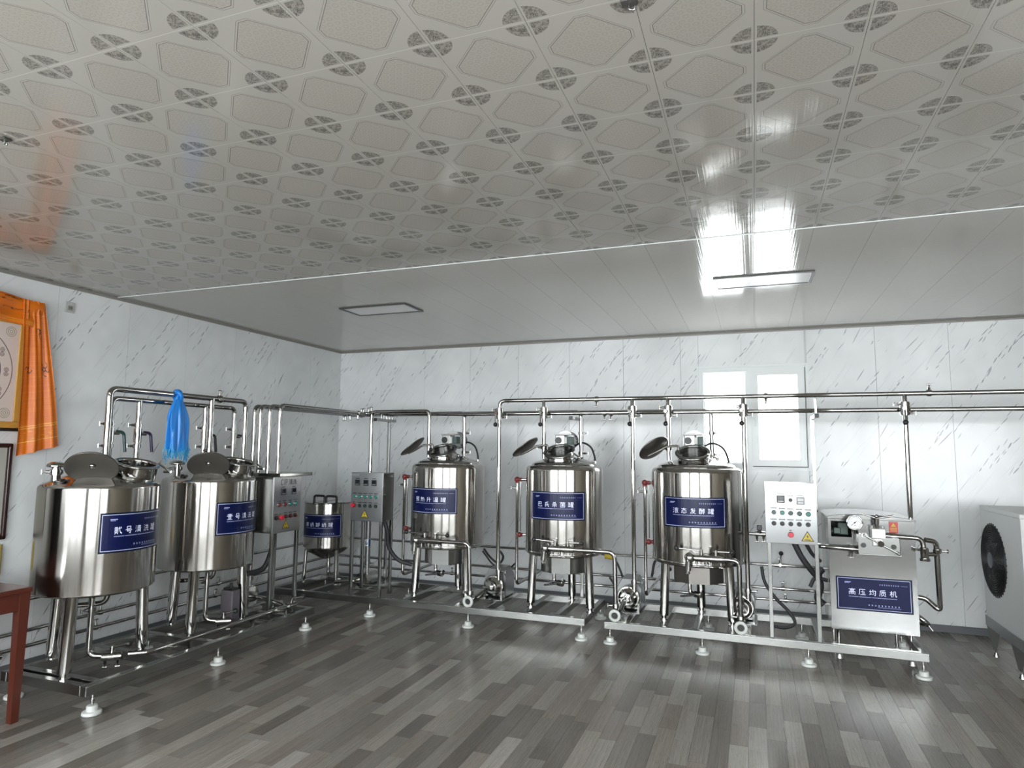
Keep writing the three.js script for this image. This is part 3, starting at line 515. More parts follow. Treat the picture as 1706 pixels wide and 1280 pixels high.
// ---------------------------------------------------------------- overhead pipework along the back wall
const ZA = 1.1, ZB = 1.035, RP = 0.0185;
{ // upper header with six drops; each drop carries a valve where it passes the lower header
  const t = thing('overhead_pipe', 'uppermost steel pipe header with six valved drops crossing the window', 'pipe'), Y = 2.048;
  part(t, 'header_pipe', tube([[2.606, 1.9, ZA], [2.606, Y, ZA], [9.98, Y - 0.012, ZA]], RP, 0.06), M.pipe);
  const drops = [[2.606, 0.45], [3.055, 1.5], [3.885, 0.45], [4.197, 1.5], [4.82, 0.45], [6.012, 1.078]];
  for (const [x, y] of drops) part(t, 'drop_pipe', tube([[x, x === 2.606 ? 1.9 : Y, ZA], [x, y, ZA]], RP), M.pipe);
  for (const [x] of drops) {
    valve(t, { p: V(x, 1.925, ZA), axis: UP, r: 0.025, stem: V(-0.2, 0, 1), lever: V(0, -1, 0.05), len: 0.11, kr: 0.021, nut: V(1, 0, 0) });
  }
  for (const x of [3.56, 6.18, 5.0]) clampPart(t, V(x, Y - 0.004, ZA), V(1, 0, 0), RP, V(0, x > 6 ? 1 : -1, 0.2));
  for (const [x, y] of [[3.055, 1.6], [4.197, 1.6]]) clampPart(t, V(x, y, ZA), UP, RP, V(-1, 0, 0));
  based(t, 2.606, 0.45, ZA);
}
{ // the pipe that feeds the lower header and runs on to the right
  const t = thing('overhead_pipe', 'steel pipe from the cleaning cabinet running beneath the uppermost header', 'pipe'), Y = 1.925;
  part(t, 'pipe', tube([[1.055, 1.365, 2.35], [1.055, Y + 0.02, 2.35], [1.055, Y + 0.02, ZB], [2.3, Y, ZB], [9.98, Y - 0.01, ZB]], RP, 0.05), M.pipe);
  clampPart(t, V(1.055, Y + 0.02, ZB + 0.13), V(0, 0, 1), RP, V(0, -1, 0)); clampPart(t, V(1.13, Y + 0.02, ZB), V(1, 0, 0), RP, V(0, 1, 0));
  clampPart(t, V(3.62, Y - 0.003, ZB), V(1, 0, 0), RP, V(0.3, -1, 0.4)); clampPart(t, V(3.68, Y - 0.003, ZB), V(1, 0, 0), RP, V(0.3, -1, 0.3));
  based(t, 1.055, 1.365, 2.35);
}
const bundle = [[0.945, 0.985, 2.185, 'preheating tank'], [0.845, 0.925, 3.367, 'pasteurising tank'], [0.78, 0.865, 4.546, 'fermenting tank']];
for (const [x, z, xe, what] of bundle) {
  const t = thing('overhead_pipe', `steel pipe from the cleaning cabinet that drops behind the ${what} manway`, 'pipe'), Y = 1.94;
  part(t, 'pipe', tube([[x, 1.365, 2.35], [x, Y, 2.35], [x, Y, z], [xe, Y, z], [xe, 1.515, z]], RP, 0.05), M.pipe);
  clampPart(t, V(x, Y, z + 0.16), V(0, 0, 1), RP, V(0, -1, 0)); clampPart(t, V(x + 0.12, Y, z), V(1, 0, 0), RP, V(0, 1, 0));
  clampPart(t, V(xe, 1.74, z), UP, RP * 0.9, V(1, 0, 0)); clampPart(t, V(xe, 1.55, z), UP, RP, V(1, 0, 0));
  based(t, x, 1.365, 2.35);
}
{ // milk line: pump, sight tube, up and over into the preheating tank
  const t = thing('milk_pipe', 'steel pipe rising behind the first control box and bending over to the preheating tank', 'pipe'), z = 1.14;
  part(t, 'pipe', tube([[1.205, 0.86, z], [1.205, 1.955, z], [1.872, 1.955, z], [1.872, 1.5, z]], RP, 0.05), M.pipe);
  part(t, 'sight_tube', [rod(V(1.205, 0.44, z), V(1.205, 0.86, z), 0.027, 0.027, 20), clampGeo(V(1.205, 0.86, z), UP, 0.026, V(1, 0, 0)), clampGeo(V(1.205, 0.43, z), UP, 0.022, V(1, 0, 0))], M.sheet);
  const num = tex(canvas(128, 128, (x) => { x.fillStyle = '#26456f'; x.fillRect(0, 0, 128, 128); x.fillStyle = '#eef2f6'; x.fillRect(0, 0, 84, 128); x.fillStyle = '#1b2c4a'; x.font = 'bold 118px sans-serif'; x.fillText('6', 8, 106); }), { repeat: false });
  part(t, 'number_sticker', curvedPlate(1.205, z, 0.028, 0.35, 1.1, 0.6, 0.665), std({ map: num, roughness: 0.4 }), 'sticker with the number 6');
  part(t, 'lower_pipe', tube([[1.205, 0.43, z], [1.205, 0.3, z]], 0.017), M.pipe);
  const b = part(t, 'pump_volute', [rod(V(1.17, 0.265, z - 0.01), V(1.17, 0.265, z + 0.05), 0.07, 0.07, 28), tube([[1.12, 0.265, z + 0.05], [1.12, 0.265, z + 0.1], [0.9, 0.24, z + 0.1]], 0.018)], M.steel);
  part(b, 'pump_motor', [rod(V(1.17, 0.265, z - 0.01), V(1.17, 0.265, z - 0.2), 0.06, 0.06, 24), rbox(1.1, 1.24, 0.18, 0.2, z - 0.18, z + 0.04, 0.003)], M.cast);
  part(t, 'sight_valve', clampGeo(V(1.205, 0.93, z), UP, 0.019, V(1, 0, 0.2)), M.steel);
  based(t, 1.205, 0.18, z);
}
// stands that carry the overhead pipes
{
  let t = thing('pipe_stand', 'slim square post with a slanting carrier bar above the first control box', 'pipe stand');
  part(t, 'post', rbox(1.255, 1.285, 0.18, 1.86, 0.885, 0.915, 0.003), M.satin);
  part(t, 'carrier_bar', rbox(1.255, 1.285, 1.86, 1.89, 0.78, 1.17, 0.003), M.satin);
  part(t, 'end_cap', rbox(1.253, 1.287, 1.858, 1.892, 1.17, 1.178, 0.003), M.black, 'black plastic end cap');
  for (const z of [1.035, 0.985, 0.925, 0.865]) part(t, 'pipe_clip', [rod(V(1.27, 1.89, z - 0.021), V(1.27, 1.95, z - 0.021), 0.003, 0.003, 6), rod(V(1.27, 1.89, z + 0.021), V(1.27, 1.95, z + 0.021), 0.003, 0.003, 6)], M.steel);
  based(t, 1.27, 0.18, 0.9);
  t = thing('pipe_stand', 'slim square post behind the pasteurising tank', 'pipe stand');
  part(t, 'post', rbox(3.305, 3.335, 0.18, 1.86, 0.69, 0.72, 0.003), M.satin);
  part(t, 'carrier_bar', rbox(3.305, 3.335, 1.86, 1.89, 0.69, 1.12, 0.003), M.satin);
  part(t, 'end_cap', rbox(3.303, 3.337, 1.858, 1.892, 1.12, 1.128, 0.003), M.black, 'black plastic end cap');
  based(t, 3.32, 0.18, 0.705);
  t = thing('pipe_stand', 'slim square post right of the window behind the right control box', 'pipe stand');
  part(t, 'post', rbox(5.365, 5.395, 0.18, 1.86, 0.69, 0.72, 0.003), M.satin);
  part(t, 'carrier_bar', [rbox(5.365, 5.395, 1.86, 1.89, 0.69, 1.13, 0.003), rbox(5.37, 5.39, 1.89, 2.02, 1.066, 1.078, 0.003)], M.satin);
  part(t, 'end_cap', rbox(5.363, 5.397, 1.858, 1.892, 1.13, 1.14, 0.003), M.black, 'black plastic end cap');
  based(t, 5.38, 0.18, 0.705);
}
// service pipes low on the walls
[[0.5, 'uppermost'], [0.283, 'middle'], [0.176, 'lowest']].forEach(([y, w], i) => {
  const t = thing('wall_pipe', `${w} of the three service pipes low along both walls`, 'pipe', 'service pipes low on the walls'), z = 0.065;
  part(t, 'pipe', tube([[5.62 - i * 0.06, y, z], [z, y, z], [z, y, 4.6]], 0.0135, 0.05, 10), M.pipe);
  for (const x of [1.6, 2.9, 3.7, 5.1]) part(t, 'clamp', clampGeo(V(x + i * 0.02, y, z), V(1, 0, 0), 0.0135, V(0, 1, 0)), M.steel);
  for (const zz of [1.9, 3.1]) part(t, 'clamp', clampGeo(V(z, y, zz + i * 0.03), V(0, 0, 1), 0.0135, V(0, 1, 0)), M.steel);
  if (i === 0) for (const x of [2.78, 3.96, 5.0]) valve(t, { p: V(x + 0.1, y, z), axis: V(1, 0, 0), r: 0.0135, stem: V(0, 0.2, 1), lever: V(0.1, x > 4.5 ? 1 : -1, 0), len: 0.11 });
  if (i === 2) part(t, 'branch_valve', [rod(V(z, y, 3.95), V(z + 0.12, y + 0.02, 3.95), 0.013), rod(V(z + 0.06, y - 0.01, 3.88), V(z + 0.06, y + 0.0, 4.02), 0.02)], M.steel);
  based(t, z, y, z);
});
// loose hoses and cords
for (const [pts, r, label] of [
  [[[2.36, 0.6, 0.86], [2.42, 0.5, 0.8], [2.5, 0.46, 0.8], [2.55, 0.53, 0.82], [2.5, 0.62, 0.86]], 0.011, 'black hose loop hanging under the right side of the preheating tank'],
  [[[2.3, 0.56, 0.75], [2.42, 0.42, 0.72], [2.56, 0.4, 0.72], [2.68, 0.48, 0.78]], 0.009, 'thin black hose sagging behind the first transfer pump'],
  [[[3.66, 0.6, 0.87], [3.7, 0.52, 0.85], [3.74, 0.38, 0.85], [3.7, 0.32, 0.86], [3.62, 0.42, 0.87]], 0.01, 'black cord loop right of the pasteurising tank'],
  [[[4.0, 0.45, 0.85], [4.04, 0.6, 0.85], [4.12, 0.63, 0.87], [4.2, 0.6, 0.9]], 0.011, 'short black hose left of the fermenting tank legs'],
  [[[4.93, 0.62, 0.95], [4.95, 0.5, 0.97], [5.03, 0.38, 1.0], [5.13, 0.28, 1.02], [5.17, 0.2, 1.03], [5.1, 0.155, 1.02], [4.98, 0.16, 1.0]], 0.013, 'black hose curling down left of the right control box legs'],
]) single('hose', hose(pts, r), M.rubber, label, 'hose');
{ const t = thing('power_plug', 'yellow plug on the black cord beside the pasteurising tank', 'plug'); part(t, 'plug_body', [rod(V(3.59, 0.615, 0.87), V(3.65, 0.6, 0.87), 0.03, 0.024, 16), rod(V(3.58, 0.615, 0.87), V(3.59, 0.615, 0.87), 0.034)], M.yellow); part(t, 'plug_pin', rod(V(3.56, 0.618, 0.87), V(3.58, 0.615, 0.87), 0.006), M.steel); based(t, 3.61, 0.6, 0.87); }

// ---------------------------------------------------------------- cleaning tanks on the left
function cleaningTank({ label, cx, cz, text }) {
  const t = thing('cleaning_tank', label, 'tank', 'cleaning tanks'), r = 0.35, y0 = 0.655, y1 = 1.305, O = (g) => { g.translate(cx, 0, cz); return g; };
  part(t, 'shell', O(lathe([[0.001, y0 - 0.05], [r * 0.5, y0 - 0.03], [r - 0.03, y0 - 0.008], [r - 0.008, y0], [r, y0 + 0.01], [r, y0 + 0.3], [r, y1], [r - 0.004, y1 + 0.014], [r - 0.014, y1 + 0.026], [r - 0.03, y1 + 0.032]], 72)), M.tank);
  part(t, 'top_cone', O(lathe([[r - 0.032, y1 + 0.026], [r - 0.034, y1 + 0.034], [0.2, y1 + 0.08], [0.08, y1 + 0.12], [0.001, y1 + 0.125]], 64)), M.steel);
  const mc = V(cx + 0.14, y1 + 0.155, cz - 0.14), tilt = V(0.25, 1, 0.02).normalize(), D = (g) => discAt(g, mc, tilt);
  const neck = part(t, 'manway_neck', D(lathe([[0.132, -0.12], [0.132, 0], [0.122, 0], [0.122, -0.12]], 40)), M.steel);
  part(neck, 'manway_rim', D(lathe([[0.118, -0.006], [0.14, -0.006], [0.143, 0], [0.14, 0.008], [0.12, 0.008], [0.118, -0.006]], 40)), M.steel);
  part(neck, 'manway_shade', D(lathe([[0.001, -0.09], [0.122, -0.09], [0.122, -0.094], [0.001, -0.094]], 32)), M.black);  // shade of the tank interior, put in as a black disc
  part(neck, 'swing_bolt', [rod(mc.clone().add(V(0.05, 0.0, -0.13)), mc.clone().add(V(0.06, -0.06, -0.22)), 0.007), ball(mc.clone().add(V(0.06, -0.06, -0.22)), 0.013), rod(mc.clone().add(V(0.03, -0.06, -0.2)), mc.clone().add(V(0.09, -0.06, -0.2)), 0.01)], M.steel);
  const lc = V(cx + 0.2, y1 + 0.142, cz + 0.225), ln = V(0.45, -0.74, 0.47).normalize();
  const lid = part(t, 'lid', discAt(lathe([[0.001, -0.02], [0.07, -0.017], [0.125, -0.007], [0.146, 0.002], [0.15, 0.012], [0.143, 0.013], [0.12, 0.002], [0.06, -0.006], [0.001, -0.01]], 48), lc, ln), M.lid);
  part(lid, 'lid_boss', discAt(lathe([[0.001, 0.008], [0.016, 0.006], [0.02, -0.008], [0.001, -0.012]], 16), lc, ln), M.steel);
  part(lid, 'lid_hinge', [rod(lc.clone().add(V(-0.06, 0.0, -0.13)), mc.clone().add(V(0, -0.03, 0.13)), 0.012), rod(mc.clone().add(V(-0.04, -0.03, 0.14)), mc.clone().add(V(0.04, -0.03, 0.14)), 0.014)], M.lid);
  const vx = cx - 0.1, vz = cz + 0.24;
  const cap = part(t, 'vent_cap', [lathe([[0.001, 1.475], [0.03, 1.472], [0.052, 1.46], [0.056, 1.446], [0.05, 1.44], [0.026, 1.44]], 28), lathe([[0.026, 1.33], [0.026, 1.445]], 24)].map((g) => { g.translate(vx, 0, vz); return g; }), M.steel);
  part(cap, 'clamp', clampGeo(V(vx, 1.41, vz), UP, 0.026, V(-0.5, 0, 0.8)), M.steel);
  part(t, 'nameplate', curvedPlate(cx, cz, r, 1.61, 0.68, 0.912, 1.16), plateMat(text), 'blue nameplate with white lettering');
  legSet(t, cx, cz, [[0.17, 0.285], [0.13, -0.28], [-0.26, 0.06]], 0.18, y0 + 0.01, 0.038);
  part(t, 'drain_pipe', [tube([[cx + 0.12, y0 - 0.04, cz + 0.1], [cx + 0.12, 0.26, cz + 0.1], [cx + 0.26, 0.235, cz - 0.02]], 0.018, 0.05), clampGeo(V(cx + 0.12, y0 - 0.11, cz + 0.1), UP, 0.018, V(0, 0, 1))], M.pipe);
  valve(t, { p: V(cx + 0.22, 0.243, cz + 0.015), axis: V(0.75, 0, -0.65), r: 0.017, stem: V(0.05, 1, 0), lever: V(0.2, 0, -1), len: 0.1 });
  part(t, 'overflow_pipe', tube([[cx - 0.05, y0 - 0.02, cz - 0.14], [cx - 0.05, 0.52, cz - 0.14], [cx - 0.3, 0.5, cz + 0.0]], 0.017, 0.06), M.pipe);
  return based(t, cx, 0.18, cz);
}
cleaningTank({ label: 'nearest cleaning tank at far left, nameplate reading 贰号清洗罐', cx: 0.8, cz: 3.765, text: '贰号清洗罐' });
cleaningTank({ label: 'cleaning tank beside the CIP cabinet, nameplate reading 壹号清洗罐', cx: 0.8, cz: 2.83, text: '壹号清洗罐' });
{
  let t = thing('return_pipe', 'higher steel pipe arching over both cleaning tanks with a blue scarf tied on', 'pipe'); const x = 0.82, y = 1.967;
  part(t, 'pipe', tube([[x, 1.4, 3.765], [x, y, 3.765], [x, y, 2.505], [x, 1.335, 2.505]], 0.021, 0.055), M.pipe);
  part(t, 'drop_pipe', tube([[x, y, 2.88], [x, 1.41, 2.88]], 0.021), M.pipe);
  clampPart(t, V(x, y, 2.8), V(0, 0, 1), 0.021, V(0, 1, 0)); clampPart(t, V(x, 1.55, 2.88), UP, 0.021, V(0, 0, 1)); clampPart(t, V(x, 1.46, 2.505), UP, 0.021, V(0, 0, -1));
  based(t, x, 1.4, 3.765);
  t = thing('supply_pipe', 'lower steel pipe over both cleaning tanks with four lever valves', 'pipe'); const u = 0.725, v = 1.91, r = 0.0185;
  part(t, 'pipe', tube([[u, 1.405, 3.672], [u, v, 3.672], [u, v, 2.53], [u, 1.34, 2.53]], r, 0.05), M.pipe);
  for (const [z, e] of [[3.455, 1.335], [2.845, 1.41]]) part(t, 'drop_pipe', tube([[u, v, z], [u, e, z]], r), M.pipe);
  [[3.672, M.green], [3.455, M.purple], [2.845, M.black], [2.53, M.black]].forEach(([z, m]) => ballValve(t, V(u, 1.655, z), r, V(0.35, 0, -1), m));
  based(t, u, 1.405, 3.672);
  t = thing('collector_pipe', 'low steel pipe along the front of the cleaning tank skid', 'pipe');
  part(t, 'pipe', tube([[1.09, 0.25, 3.72], [1.18, 0.25, 3.64], [1.18, 0.25, 2.3]], 0.017, 0.04), M.pipe);
  for (const z of [3.5, 2.45]) clampPart(t, V(1.18, 0.25, z), V(0, 0, 1), 0.017, V(1, 0, 0));
  valve(t, { p: V(1.18, 0.25, 2.26), axis: V(0, 0, 1), r: 0.018, stem: V(0.3, 1, 0), lever: V(0.3, 0, -1), len: 0.1 });
  part(t, 'pipe_support', [box(1.17, 1.19, 0.18, 0.235, 3.3, 3.32), box(1.17, 1.19, 0.18, 0.235, 2.7, 2.72)], M.satin);
  based(t, 1.18, 0.18, 3);
  t = thing('cleaning_pump', 'steel cleaning pump standing beneath the CIP cabinet', 'pump'); const px = 0.74, pz = 2.3;
  part(t, 'volute', [rod(V(px, 0.3, pz), V(px + 0.06, 0.3, pz), 0.085, 0.085, 32), tube([[px + 0.06, 0.3, pz], [px + 0.16, 0.3, pz], [1.1, 0.25, pz - 0.03]], 0.018), rod(V(px + 0.03, 0.32, pz), V(px + 0.03, 0.46, pz), 0.02), clampGeo(V(px + 0.03, 0.45, pz), UP, 0.019, V(0, 0, 1))], M.steel);
  part(t, 'motor', [rod(V(px, 0.3, pz), V(px - 0.2, 0.3, pz), 0.075, 0.075, 28), rbox(px - 0.1, px - 0.02, 0.36, 0.41, pz - 0.04, pz + 0.04, 0.006)], M.cast);
  part(t, 'base_plate', rbox(px - 0.2, px + 0.1, 0.18, 0.21, pz - 0.09, pz + 0.09, 0.003), M.satin);
  part(t, 'riser_pipe', tube([[px + 0.03, 0.46, pz], [px + 0.03, 0.72, pz], [px - 0.2, 0.72, pz + 0.02]], 0.017), M.pipe);
  based(t, px, 0.18, pz);
  t = thing('heating_element', 'dark boxed heater standing among the cleaning tank legs', 'heater');
  part(t, 'housing', rbox(0.86, 0.98, 0.18, 0.44, 2.63, 2.72, 0.01), std({ color: lin(0.1, 0.09, 0.1), roughness: 0.5 }));
  part(t, 'lid', [rbox(0.87, 0.97, 0.44, 0.455, 2.64, 2.71, 0.006), rod(V(0.92, 0.455, 2.675), V(0.92, 0.49, 2.675), 0.012)], M.black);
  based(t, 0.92, 0.18, 2.675);
}
// small milk receiving vat in the corner
{
  const t = thing('milk_receiving_vat', 'small steel vat with black lid handles, nameplate reading 原奶卸奶罐', 'tank'), cx = 0.63, cz = 1.03, r = 0.24;
  part(t, 'shell', (() => { const g = lathe([[0.03, 0.42], [0.1, 0.45], [0.19, 0.5], [r - 0.01, 0.535], [r, 0.56], [r, 0.8], [r, 1.0], [r - 0.006, 1.005], [r - 0.012, 1.0]], 60); g.translate(cx, 0, cz); return g; })(), M.tank);
  for (const s of [-1, 1]) {
    const g = new THREE.CylinderGeometry(r + 0.006, r + 0.006, 0.012, 40, 1, false, s > 0 ? 0.02 : Math.PI + 0.02, Math.PI - 0.04); g.translate(cx, 1.012, cz);
    const lid = part(t, 'half_lid', [g, box(cx + s * 0.002, cx + s * 0.016, 1.006, 1.018, cz - r, cz + r)], M.steel);
    const hx = cx + s * 0.075;
    part(lid, 'handle', tube([[hx - 0.065, 1.018, cz + 0.05], [hx - 0.065, 1.075, cz + 0.05], [hx + 0.065, 1.075, cz + 0.05], [hx + 0.065, 1.018, cz + 0.05]], 0.012, 0.022, 10), M.black, 'black bow handle');
  }
  part(t, 'nameplate', curvedPlate(cx, cz, r, 0.25, 1.0, 0.665, 0.9), plateMat('原奶卸奶罐'), 'blue nameplate with white lettering');
  legSet(t, cx, cz, [[-0.2, 0.1], [0.2, 0.1], [0, -0.2]], 0.18, 0.54, 0.019);
  part(t, 'outlet_pipe', [tube([[cx + 0.03, 0.43, cz], [cx + 0.03, 0.24, cz], [cx + 0.3, 0.24, cz + 0.1]], 0.017), clampGeo(V(cx + 0.03, 0.36, cz), UP, 0.017)], M.pipe);
  valve(t, { p: V(cx + 0.2, 0.24, cz + 0.063), axis: V(0.94, 0, 0.34), r: 0.017, stem: UP, lever: V(-0.7, 0, 0.7), len: 0.09 });
  based(t, cx, 0.18, cz);
}

// ---------------------------------------------------------------- control cabinets
const LATIN = { C: '88,22,70,6,34,6,14,26,14,74,34,94,70,94,88,78', I: '50,4,50,96', P: '20,96,20,6,70,6,86,20,86,40,70,54,20,54' };
function strokes(text, x, y, size, wd, z, step) {           // raised lettering as thin bars
  const out = [];
  [...text].forEach((c, i) => {
    for (const s of (LATIN[c] ?? GLYPH[c]).split('/')) {
      const n = s.split(',').map(Number);
      for (let k = 0; k + 3 < n.length; k += 2) {
        const w = LATIN[c] ? 0.6 : 1, ax = x + step[i] + (n[k] / 100) * size * w, ay = y - (n[k + 1] / 100) * size, bx = x + step[i] + (n[k + 2] / 100) * size * w, by = y - (n[k + 3] / 100) * size;
        const l = Math.hypot(bx - ax, by - ay), g = new THREE.BoxGeometry(l + wd * 0.6, wd, 0.0008); g.rotateZ(Math.atan2(by - ay, bx - ax)); g.translate((ax + bx) / 2, (ay + by) / 2, z); out.push(g);
      }
    }
  });
  return out;
}
const prism = (pts, z0, z1) => { const g = new THREE.ExtrudeGeometry(new THREE.Shape(pts.map((p) => new THREE.Vector2(...p))), { depth: z1 - z0, bevelEnabled: false }); g.translate(0, 0, z0); return g; };
function warning(parent, x, y, s) {
  const b = part(parent, 'warning_sign', prism([[x - s, y], [x + s, y], [x, y + s * 1.75]], 0, 0.001), M.black, 'yellow triangle with a lightning bolt');
  part(b, 'sign_face', prism([[x - s * 0.8, y + s * 0.12], [x + s * 0.8, y + s * 0.12], [x, y + s * 1.5]], 0.001, 0.0016), M.yellow);
  part(b, 'lightning_bolt', [prism([[x + 0.1 * s, y + s * 1.15], [x - 0.2 * s, y + s * 0.75], [x - 0.02 * s, y + s * 0.76], [x - 0.08 * s, y + s * 0.42], [x + 0.2 * s, y + s * 0.84], [x + 0.03 * s, y + s * 0.83]], 0.0016, 0.0021), box(x - s * 0.45, x + s * 0.45, y + s * 0.2, y + s * 0.32, 0.0016, 0.002)], M.black);
}
function cabinet({ label, pos, turn, w, h, y, d, legs, rows, skin = M.sheet }) {
  const t = thing('control_cabinet', label, 'cabinet', 'control cabinets'); t.position.set(...pos); t.rotation.y = turn;
  part(t, 'body', metreUV(rbox(0, w, y, y + h, -d, -0.012, 0.004), 0.5), M.mirror);
  part(t, 'door', metreUV(rbox(-0.002, w + 0.002, y - 0.002, y + h + 0.002, -0.012, 0, 0.003), 0.5), skin);
  for (const [lx, lz] of legs) part(t, 'leg', rbox(lx - 0.014, lx + 0.014, 0, y, lz - 0.014, lz + 0.014, 0.003), M.satin);
  if (legs.length > 2) part(t, 'leg_brace', [rod(V(legs[0][0], 0.06, legs[0][1]), V(legs[1][0], 0.06, legs[1][1]), 0.008), rod(V(legs[2][0], 0.06, legs[2][1]), V(legs[3][0], 0.06, legs[3][1]), 0.008)], M.satin);
  part(t, 'door_lock', [rod(V(w + 0.002, y + h * 0.55, -0.03), V(w + 0.014, y + h * 0.55, -0.03), 0.008)], M.steel);
  const legends = [];
  for (const [kind, u, v, m] of rows) {
    const x = u * w, yy = y + v * h;
    if (kind === 'display') { const b = part(t, 'display', rbox(x - 0.028, x + 0.028, yy - 0.028, yy + 0.028, 0, 0.007, 0.003), M.black); part(b, 'display_screen', box(x - 0.02, x + 0.02, yy - 0.008, yy + 0.02, 0.007, 0.0076), M.display); part(b, 'display_keys', [0, 1, 2, 3].map((k) => box(x - 0.019 + k * 0.01, x - 0.012 + k * 0.01, yy - 0.019, yy - 0.013, 0.007, 0.0085)), M.cast); }
    if (kind === 'counter') { const b = part(t, 'counter', rbox(x - 0.028, x + 0.028, yy - 0.028, yy + 0.028, 0, 0.006, 0.003), std({ color: lin(0.16, 0.165, 0.17), roughness: 0.4 })); part(b, 'counter_window', box(x - 0.022, x + 0.022, yy - 0.003, yy + 0.02, 0.006, 0.0075), M.white); part(b, 'counter_key', box(x - 0.02, x + 0.02, yy - 0.02, yy - 0.01, 0.006, 0.008), M.white); }
    if (kind === 'lamp') { const b = part(t, 'indicator_lamp', rod(V(x, yy, 0), V(x, yy, 0.007), 0.0185, 0.0185, 20), M.steel); part(b, 'lens', rod(V(x, yy, 0.006), V(x, yy, 0.015), 0.0155, 0.012, 18), m ?? M.greenLens); }
    if (kind === 'knob') { const b = part(t, 'selector_switch', rod(V(x, yy, 0), V(x, yy, 0.008), 0.0175, 0.0175, 20), M.black); part(b, 'switch_grip', (() => { const g = rbox(-0.005, 0.005, -0.014, 0.014, 0.008, 0.022, 0.003); g.rotateZ(0.8); g.translate(x, yy, 0); return g; })(), m ?? M.black); }
    if (kind === 'stop') part(t, 'stop_button', [rod(V(x, yy, 0), V(x, yy, 0.02), 0.013, 0.013, 18), rod(V(x, yy, 0.018), V(x, yy, 0.032), 0.022, 0.019, 24)], M.estop, 'red mushroom stop button');
    if (kind === 'warn') { warning(t, x, yy, 0.045); }
    if (kind !== 'warn') { const q = kind === 'display' || kind === 'counter' ? 0.036 : 0.027, n = kind === 'stop' ? 2 : 5; for (let k = 0; k < n; k++) legends.push(box(x - n * 0.0045 + k * 0.009, x - n * 0.0045 + k * 0.009 + 0.0065, yy + q, yy + q + 0.008, 0, 0.0006)); }
  }
  part(t, 'legends', legends, M.black).userData.kind = 'stuff';
  return t;
}
const row = (kind, us, v, m) => us.map((u) => [kind, u, v, m]);
const c2 = cabinet({ label: 'grey control box on four legs at the left end of the middle skid', pos: [1.205, 0.18, 1.462], turn: 0, w: 0.35, h: 0.46, y: 0.705, d: 0.21, legs: [[0.016, -0.016], [0.334, -0.016], [0.016, -0.2], [0.334, -0.2]],
  rows: [...row('display', [0.2, 0.47, 0.73], 0.79), ...row('lamp', [0.12, 0.29, 0.46, 0.63, 0.8], 0.5), ...row('knob', [0.29, 0.46, 0.63, 0.8], 0.31, M.green), ['stop', 0.1, 0.32], ['warn', 0.45, 0.06]] });
part(c2, 'cable_duct', hose([[0.3, 0.71, -0.12], [0.33, 0.6, -0.14], [0.34, 0.45, -0.16], [0.42, 0.33, -0.2], [0.55, 0.28, -0.25]], 0.02), M.rubber);
part(c2, 'maker_plate', rbox(0.008, 0.085, 1.13, 1.155, 0, 0.001, 0.0004), M.cast);
const c3 = cabinet({ label: 'bright control box on two legs beside the homogenizer', pos: [4.965, 0.18, 1.482], turn: 0, w: 0.36, h: 0.455, y: 0.707, d: 0.2, legs: [[0.022, -0.02], [0.352, -0.02]],
  rows: [['display', 0.315, 0.73], ['lamp', 0.505, 0.72, M.black], ['counter', 0.7, 0.71], ...[0.17, 0.335, 0.5, 0.67, 0.84].map((u, i) => ['lamp', u, 0.51 - i * 0.003, i === 1 || i === 4 ? M.greenLens : M.green]), ...row('knob', [0.165, 0.33, 0.495, 0.66, 0.83], 0.325), ['stop', 0.49, 0.15], ['warn', 0.81, 0.05]] });
part(c3, 'cable_duct', hose([[0.2, 0.71, -0.1], [0.25, 0.6, -0.12], [0.33, 0.48, -0.16], [0.38, 0.42, -0.24]], 0.022), M.rubber);
part(c3, 'cable_duct', hose([[0.28, 0.71, -0.1], [0.33, 0.62, -0.14], [0.39, 0.56, -0.22]], 0.014), M.rubber);
part(c3, 'maker_plate', rbox(0.01, 0.085, 1.13, 1.153, 0, 0.001, 0.0004), M.cast);
const c1 = cabinet({ label: 'shaded control box lettered CIP清洗 facing into the room by the left wall', pos: [1.13, 0.18, 2.47], turn: Math.PI / 2, w: 0.345, h: 0.465, y: 0.685, d: 0.27, legs: [[0.016, -0.016], [0.329, -0.016], [0.016, -0.25], [0.329, -0.25]],
  rows: [...row('display', [0.33, 0.72], 0.73), ['lamp', 0.2, 0.5, M.red], ['lamp', 0.4, 0.5, M.red], ['lamp', 0.6, 0.5, M.greenLens], ['lamp', 0.8, 0.5, M.greenLens], ['stop', 0.25, 0.27], ['knob', 0.1, 0.27, M.green], ['knob', 0.45, 0.28, M.red], ['knob', 0.62, 0.28, M.red], ['knob', 0.8, 0.28, M.red], ['warn', 0.47, 0.06]] });
part(c1, 'lettering', strokes('CIP清洗', 0.08, 1.13, 0.05, 0.0045, 0.0006, [0, 0.03, 0.055, 0.1, 0.152]), M.black, 'black letters CIP清洗');
part(c1, 'shelf', metreUV(rbox(0.0, 0.42, 1.155, 1.183, -0.42, 0.06, 0.004), 0.5), M.mirror);
part(c1, 'cable_duct', hose([[0.13, 0.69, -0.1], [0.13, 0.5, -0.12], [0.08, 0.38, -0.15], [-0.1, 0.36, -0.2]], 0.022), M.rubber);

